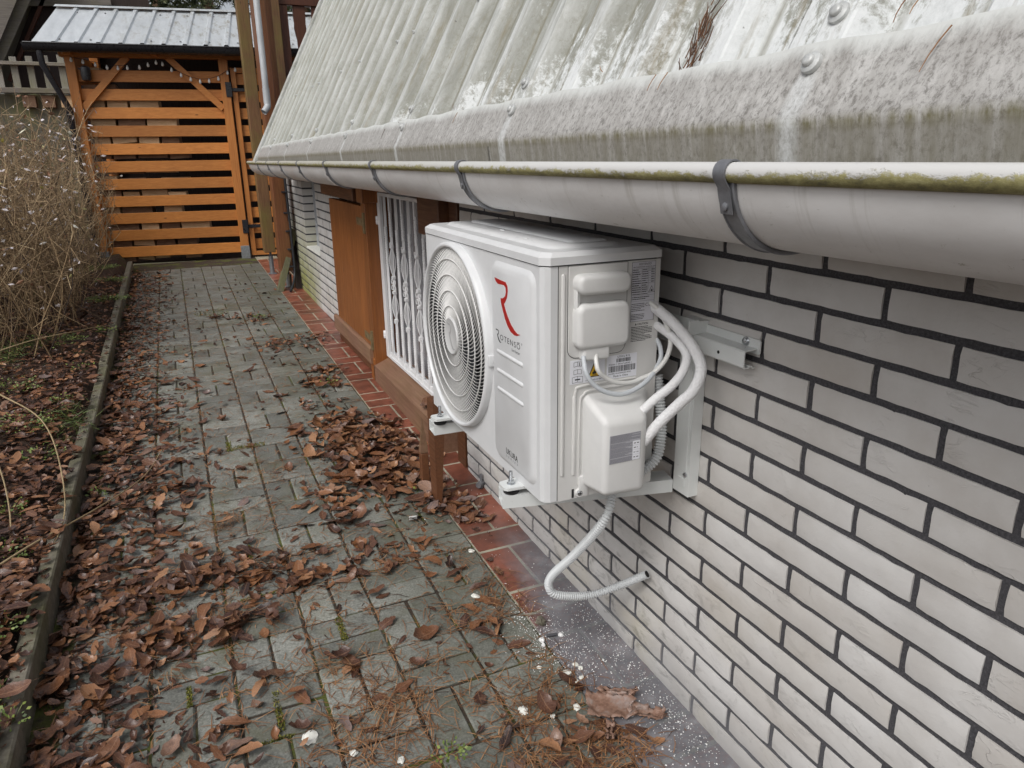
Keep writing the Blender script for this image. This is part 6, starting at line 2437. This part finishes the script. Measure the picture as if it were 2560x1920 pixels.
    bark(-.135, 1.272, .09, .03, -.5, 3.6, .014, 19, 'rolled strip of bark on top of the large bark sheet')
    bark(-.215, 1.175, .05, .025, 1.1, 3.4, .006, 23, 'small rolled bark curl below the large bark sheet')
    # moss cushions in the joints
    def moss(x, y, sx, sy, n, lab):
        mb = MB()
        for k in range(n):
            p = Vector((x + rnd.uniform(-sx, sx), y + rnd.uniform(-sy, sy), gz(y) - .004 + rnd.uniform(0, .009)))
            mb.ct = min(1, max(0, rnd.gauss(.5, .3)))
            for m in range(3):
                e = Vector((rnd.gauss(0, .6), rnd.gauss(0, .6), 1)).normalized() * rnd.uniform(.003, .007)
                s = Vector((rnd.gauss(0, 1), rnd.gauss(0, 1), 0)).normalized() * .0016
                mb.add([p - s, p + s, p + e], [(0, 1, 2)])
        tag(mb.build('moss_cushion', 'moss', None, recalc=False), lab, 'moss', 'moss in the paving joints', 'stuff')
    moss(-.708, 1.83, .009, .055, 260, 'bright moss strip in the joint right of centre')
    moss(-.914, 1.58, .008, .07, 260, 'moss strip in the joint at the bottom middle')
    moss(-1.112, 1.72, .006, .04, 160, 'small dark moss strip near the left leaf drift')
    moss(-.95, 1.488, .06, .004, 120, 'thin moss line across the path at the bottom')
    moss(-.9, 2.09, .06, .004, 120, 'thin moss line across the path in mid distance')
    moss(-.905, 2.36, .006, .05, 140, 'moss strip beside the pine needle clump')
    moss(-.9, 3.33, .012, .06, 170, 'yellowish moss patch farther up the path')
    moss(-.82, 3.3, .07, .02, 260, 'flat yellow moss patch beside the other far patch')
    moss(-.82, 6.2, .13, .14, 420, 'straw-coloured moss patch far up the path')

    # weeds
    def weed(x, y, r, n, lab, tall=.03, tone=.6, nm='weed'):
        mb = MB()
        z = on_any(x, y)
        for k in range(n):
            a = rnd.uniform(0, 6.283)
            q = r * rnd.random() ** .6
            p = Vector((x + math.cos(a) * q, y + math.sin(a) * q, z + rnd.uniform(.0, tall)))
            d = Vector((math.cos(a) + rnd.gauss(0, .5), math.sin(a) + rnd.gauss(0, .5), rnd.uniform(-.1, .9))).normalized()
            s = d.orthogonal().normalized()
            L = rnd.uniform(.007, .016)
            mb.ct = min(1, max(0, rnd.gauss(tone, .22)))
            mb.add([p, p + d * L * .5 + s * L * .32, p + d * L, p + d * L * .5 - s * L * .32], [(0, 1, 2, 3)])
            if rnd.random() < .4:
                mb.add([p - s * .0007, p + s * .0007, Vector((x, y, z)) + (p - Vector((x, y, z))) * .3], [(0, 1, 2)])
        tag(mb.build(nm, 'green', None, recalc=False), lab, 'weed', 'green weeds along the bed', 'stuff')
    for (x, y, r, n, lab) in ((-1.56, 2.05, .07, 90, 'low green weed at the lower left edge'), (-1.53, 1.78, .05, 70, 'green weed clump by the kerb at the bottom left'), (-1.47, 1.68, .04, 50, 'tiny weed beside the kerb corner'), (-1.62, 2.55, .09, 130, 'green weed patch in the left bed'), (-1.66, 2.85, .07, 90, 'second green weed patch in the left bed'), (-1.62, 3.35, .09, 150, 'bright feathery weed against the kerb'),
                              (-1.4, 3.05, .04, 30, 'small weed sprouting on the path side of the kerb'), (-1.58, 4.6, .08, 70, 'weed tuft by the kerb farther back'), (-1.5, 5.5, .07, 80, 'weed tuft on the kerb in mid distance'), (-1.75, 8.3, .2, 420, 'lush light green weed patch at the foot of the shed post'), (-1.6, 7.6, .14, 260, 'green weeds at the far end of the kerb'), (-1.95, 8.0, .2, 360, 'green weeds below the shrub'),
                              (-.49, 5.83, .05, 50, 'small green sprig in the far leaf pile'), (-.24, 2.55, .03, 24, 'green sprig in the big leaf pile'), (-.31, 4.02, .05, 40, 'green sprig at the tile edge'), (-.58, 1.27, .04, 40, 'grass tuft at the bottom edge of the picture'),
                              (-1.7, 2.3, .1, 200, 'light green ground cover at the left picture edge'), (-1.75, 3.7, .16, 260, 'green ground cover under the arching stalk'), (-1.9, 4.4, .18, 260, 'green ground cover below the shrub front'), (-1.56, 6.6, .16, 300, 'mossy green tuft spilling over the far kerb'), (-1.6, 4.0, .08, 120, 'small green tuft at the kerb below the shrub'), (-1.8, 5.3, .2, 260, 'green weeds at the near foot of the shrub')):
        weed(x, y, r, n, lab)
    # conifer seedling tufts in the bed
    for (x, y, lab) in ((-1.95, 4.9, 'blurred green conifer sprig in the bed'), (-1.52, 3.6, 'green pine sprig hanging over the kerb')):
        mb = MB()
        for k in range(260):
            p = Vector((x + rnd.gauss(0, .05), y + rnd.gauss(0, .1), on_any(x - .05, y) + rnd.uniform(.0, .1)))
            d = Vector((rnd.gauss(0, .5), rnd.gauss(-.2, .5), rnd.gauss(.5, .4))).normalized() * rnd.uniform(.03, .07)
            s = d.orthogonal().normalized() * .001
            mb.ct = min(1, max(0, rnd.gauss(.35, .2)))
            mb.add([p - s, p + s, p + d], [(0, 1, 2)])
        tag(mb.build('pine_sprig', 'green', None, recalc=False), lab, 'sprig', None, 'stuff')


lay_ground()
lay_path()
lay_tiles()
lay_kerb()
brick_walls()
roof()
gutter()
air_conditioner()
wall_bracket()
hoses_and_cables()
window_parts()
posts()
woodshed()
neighbours()
conifers()
shrub()
litter()
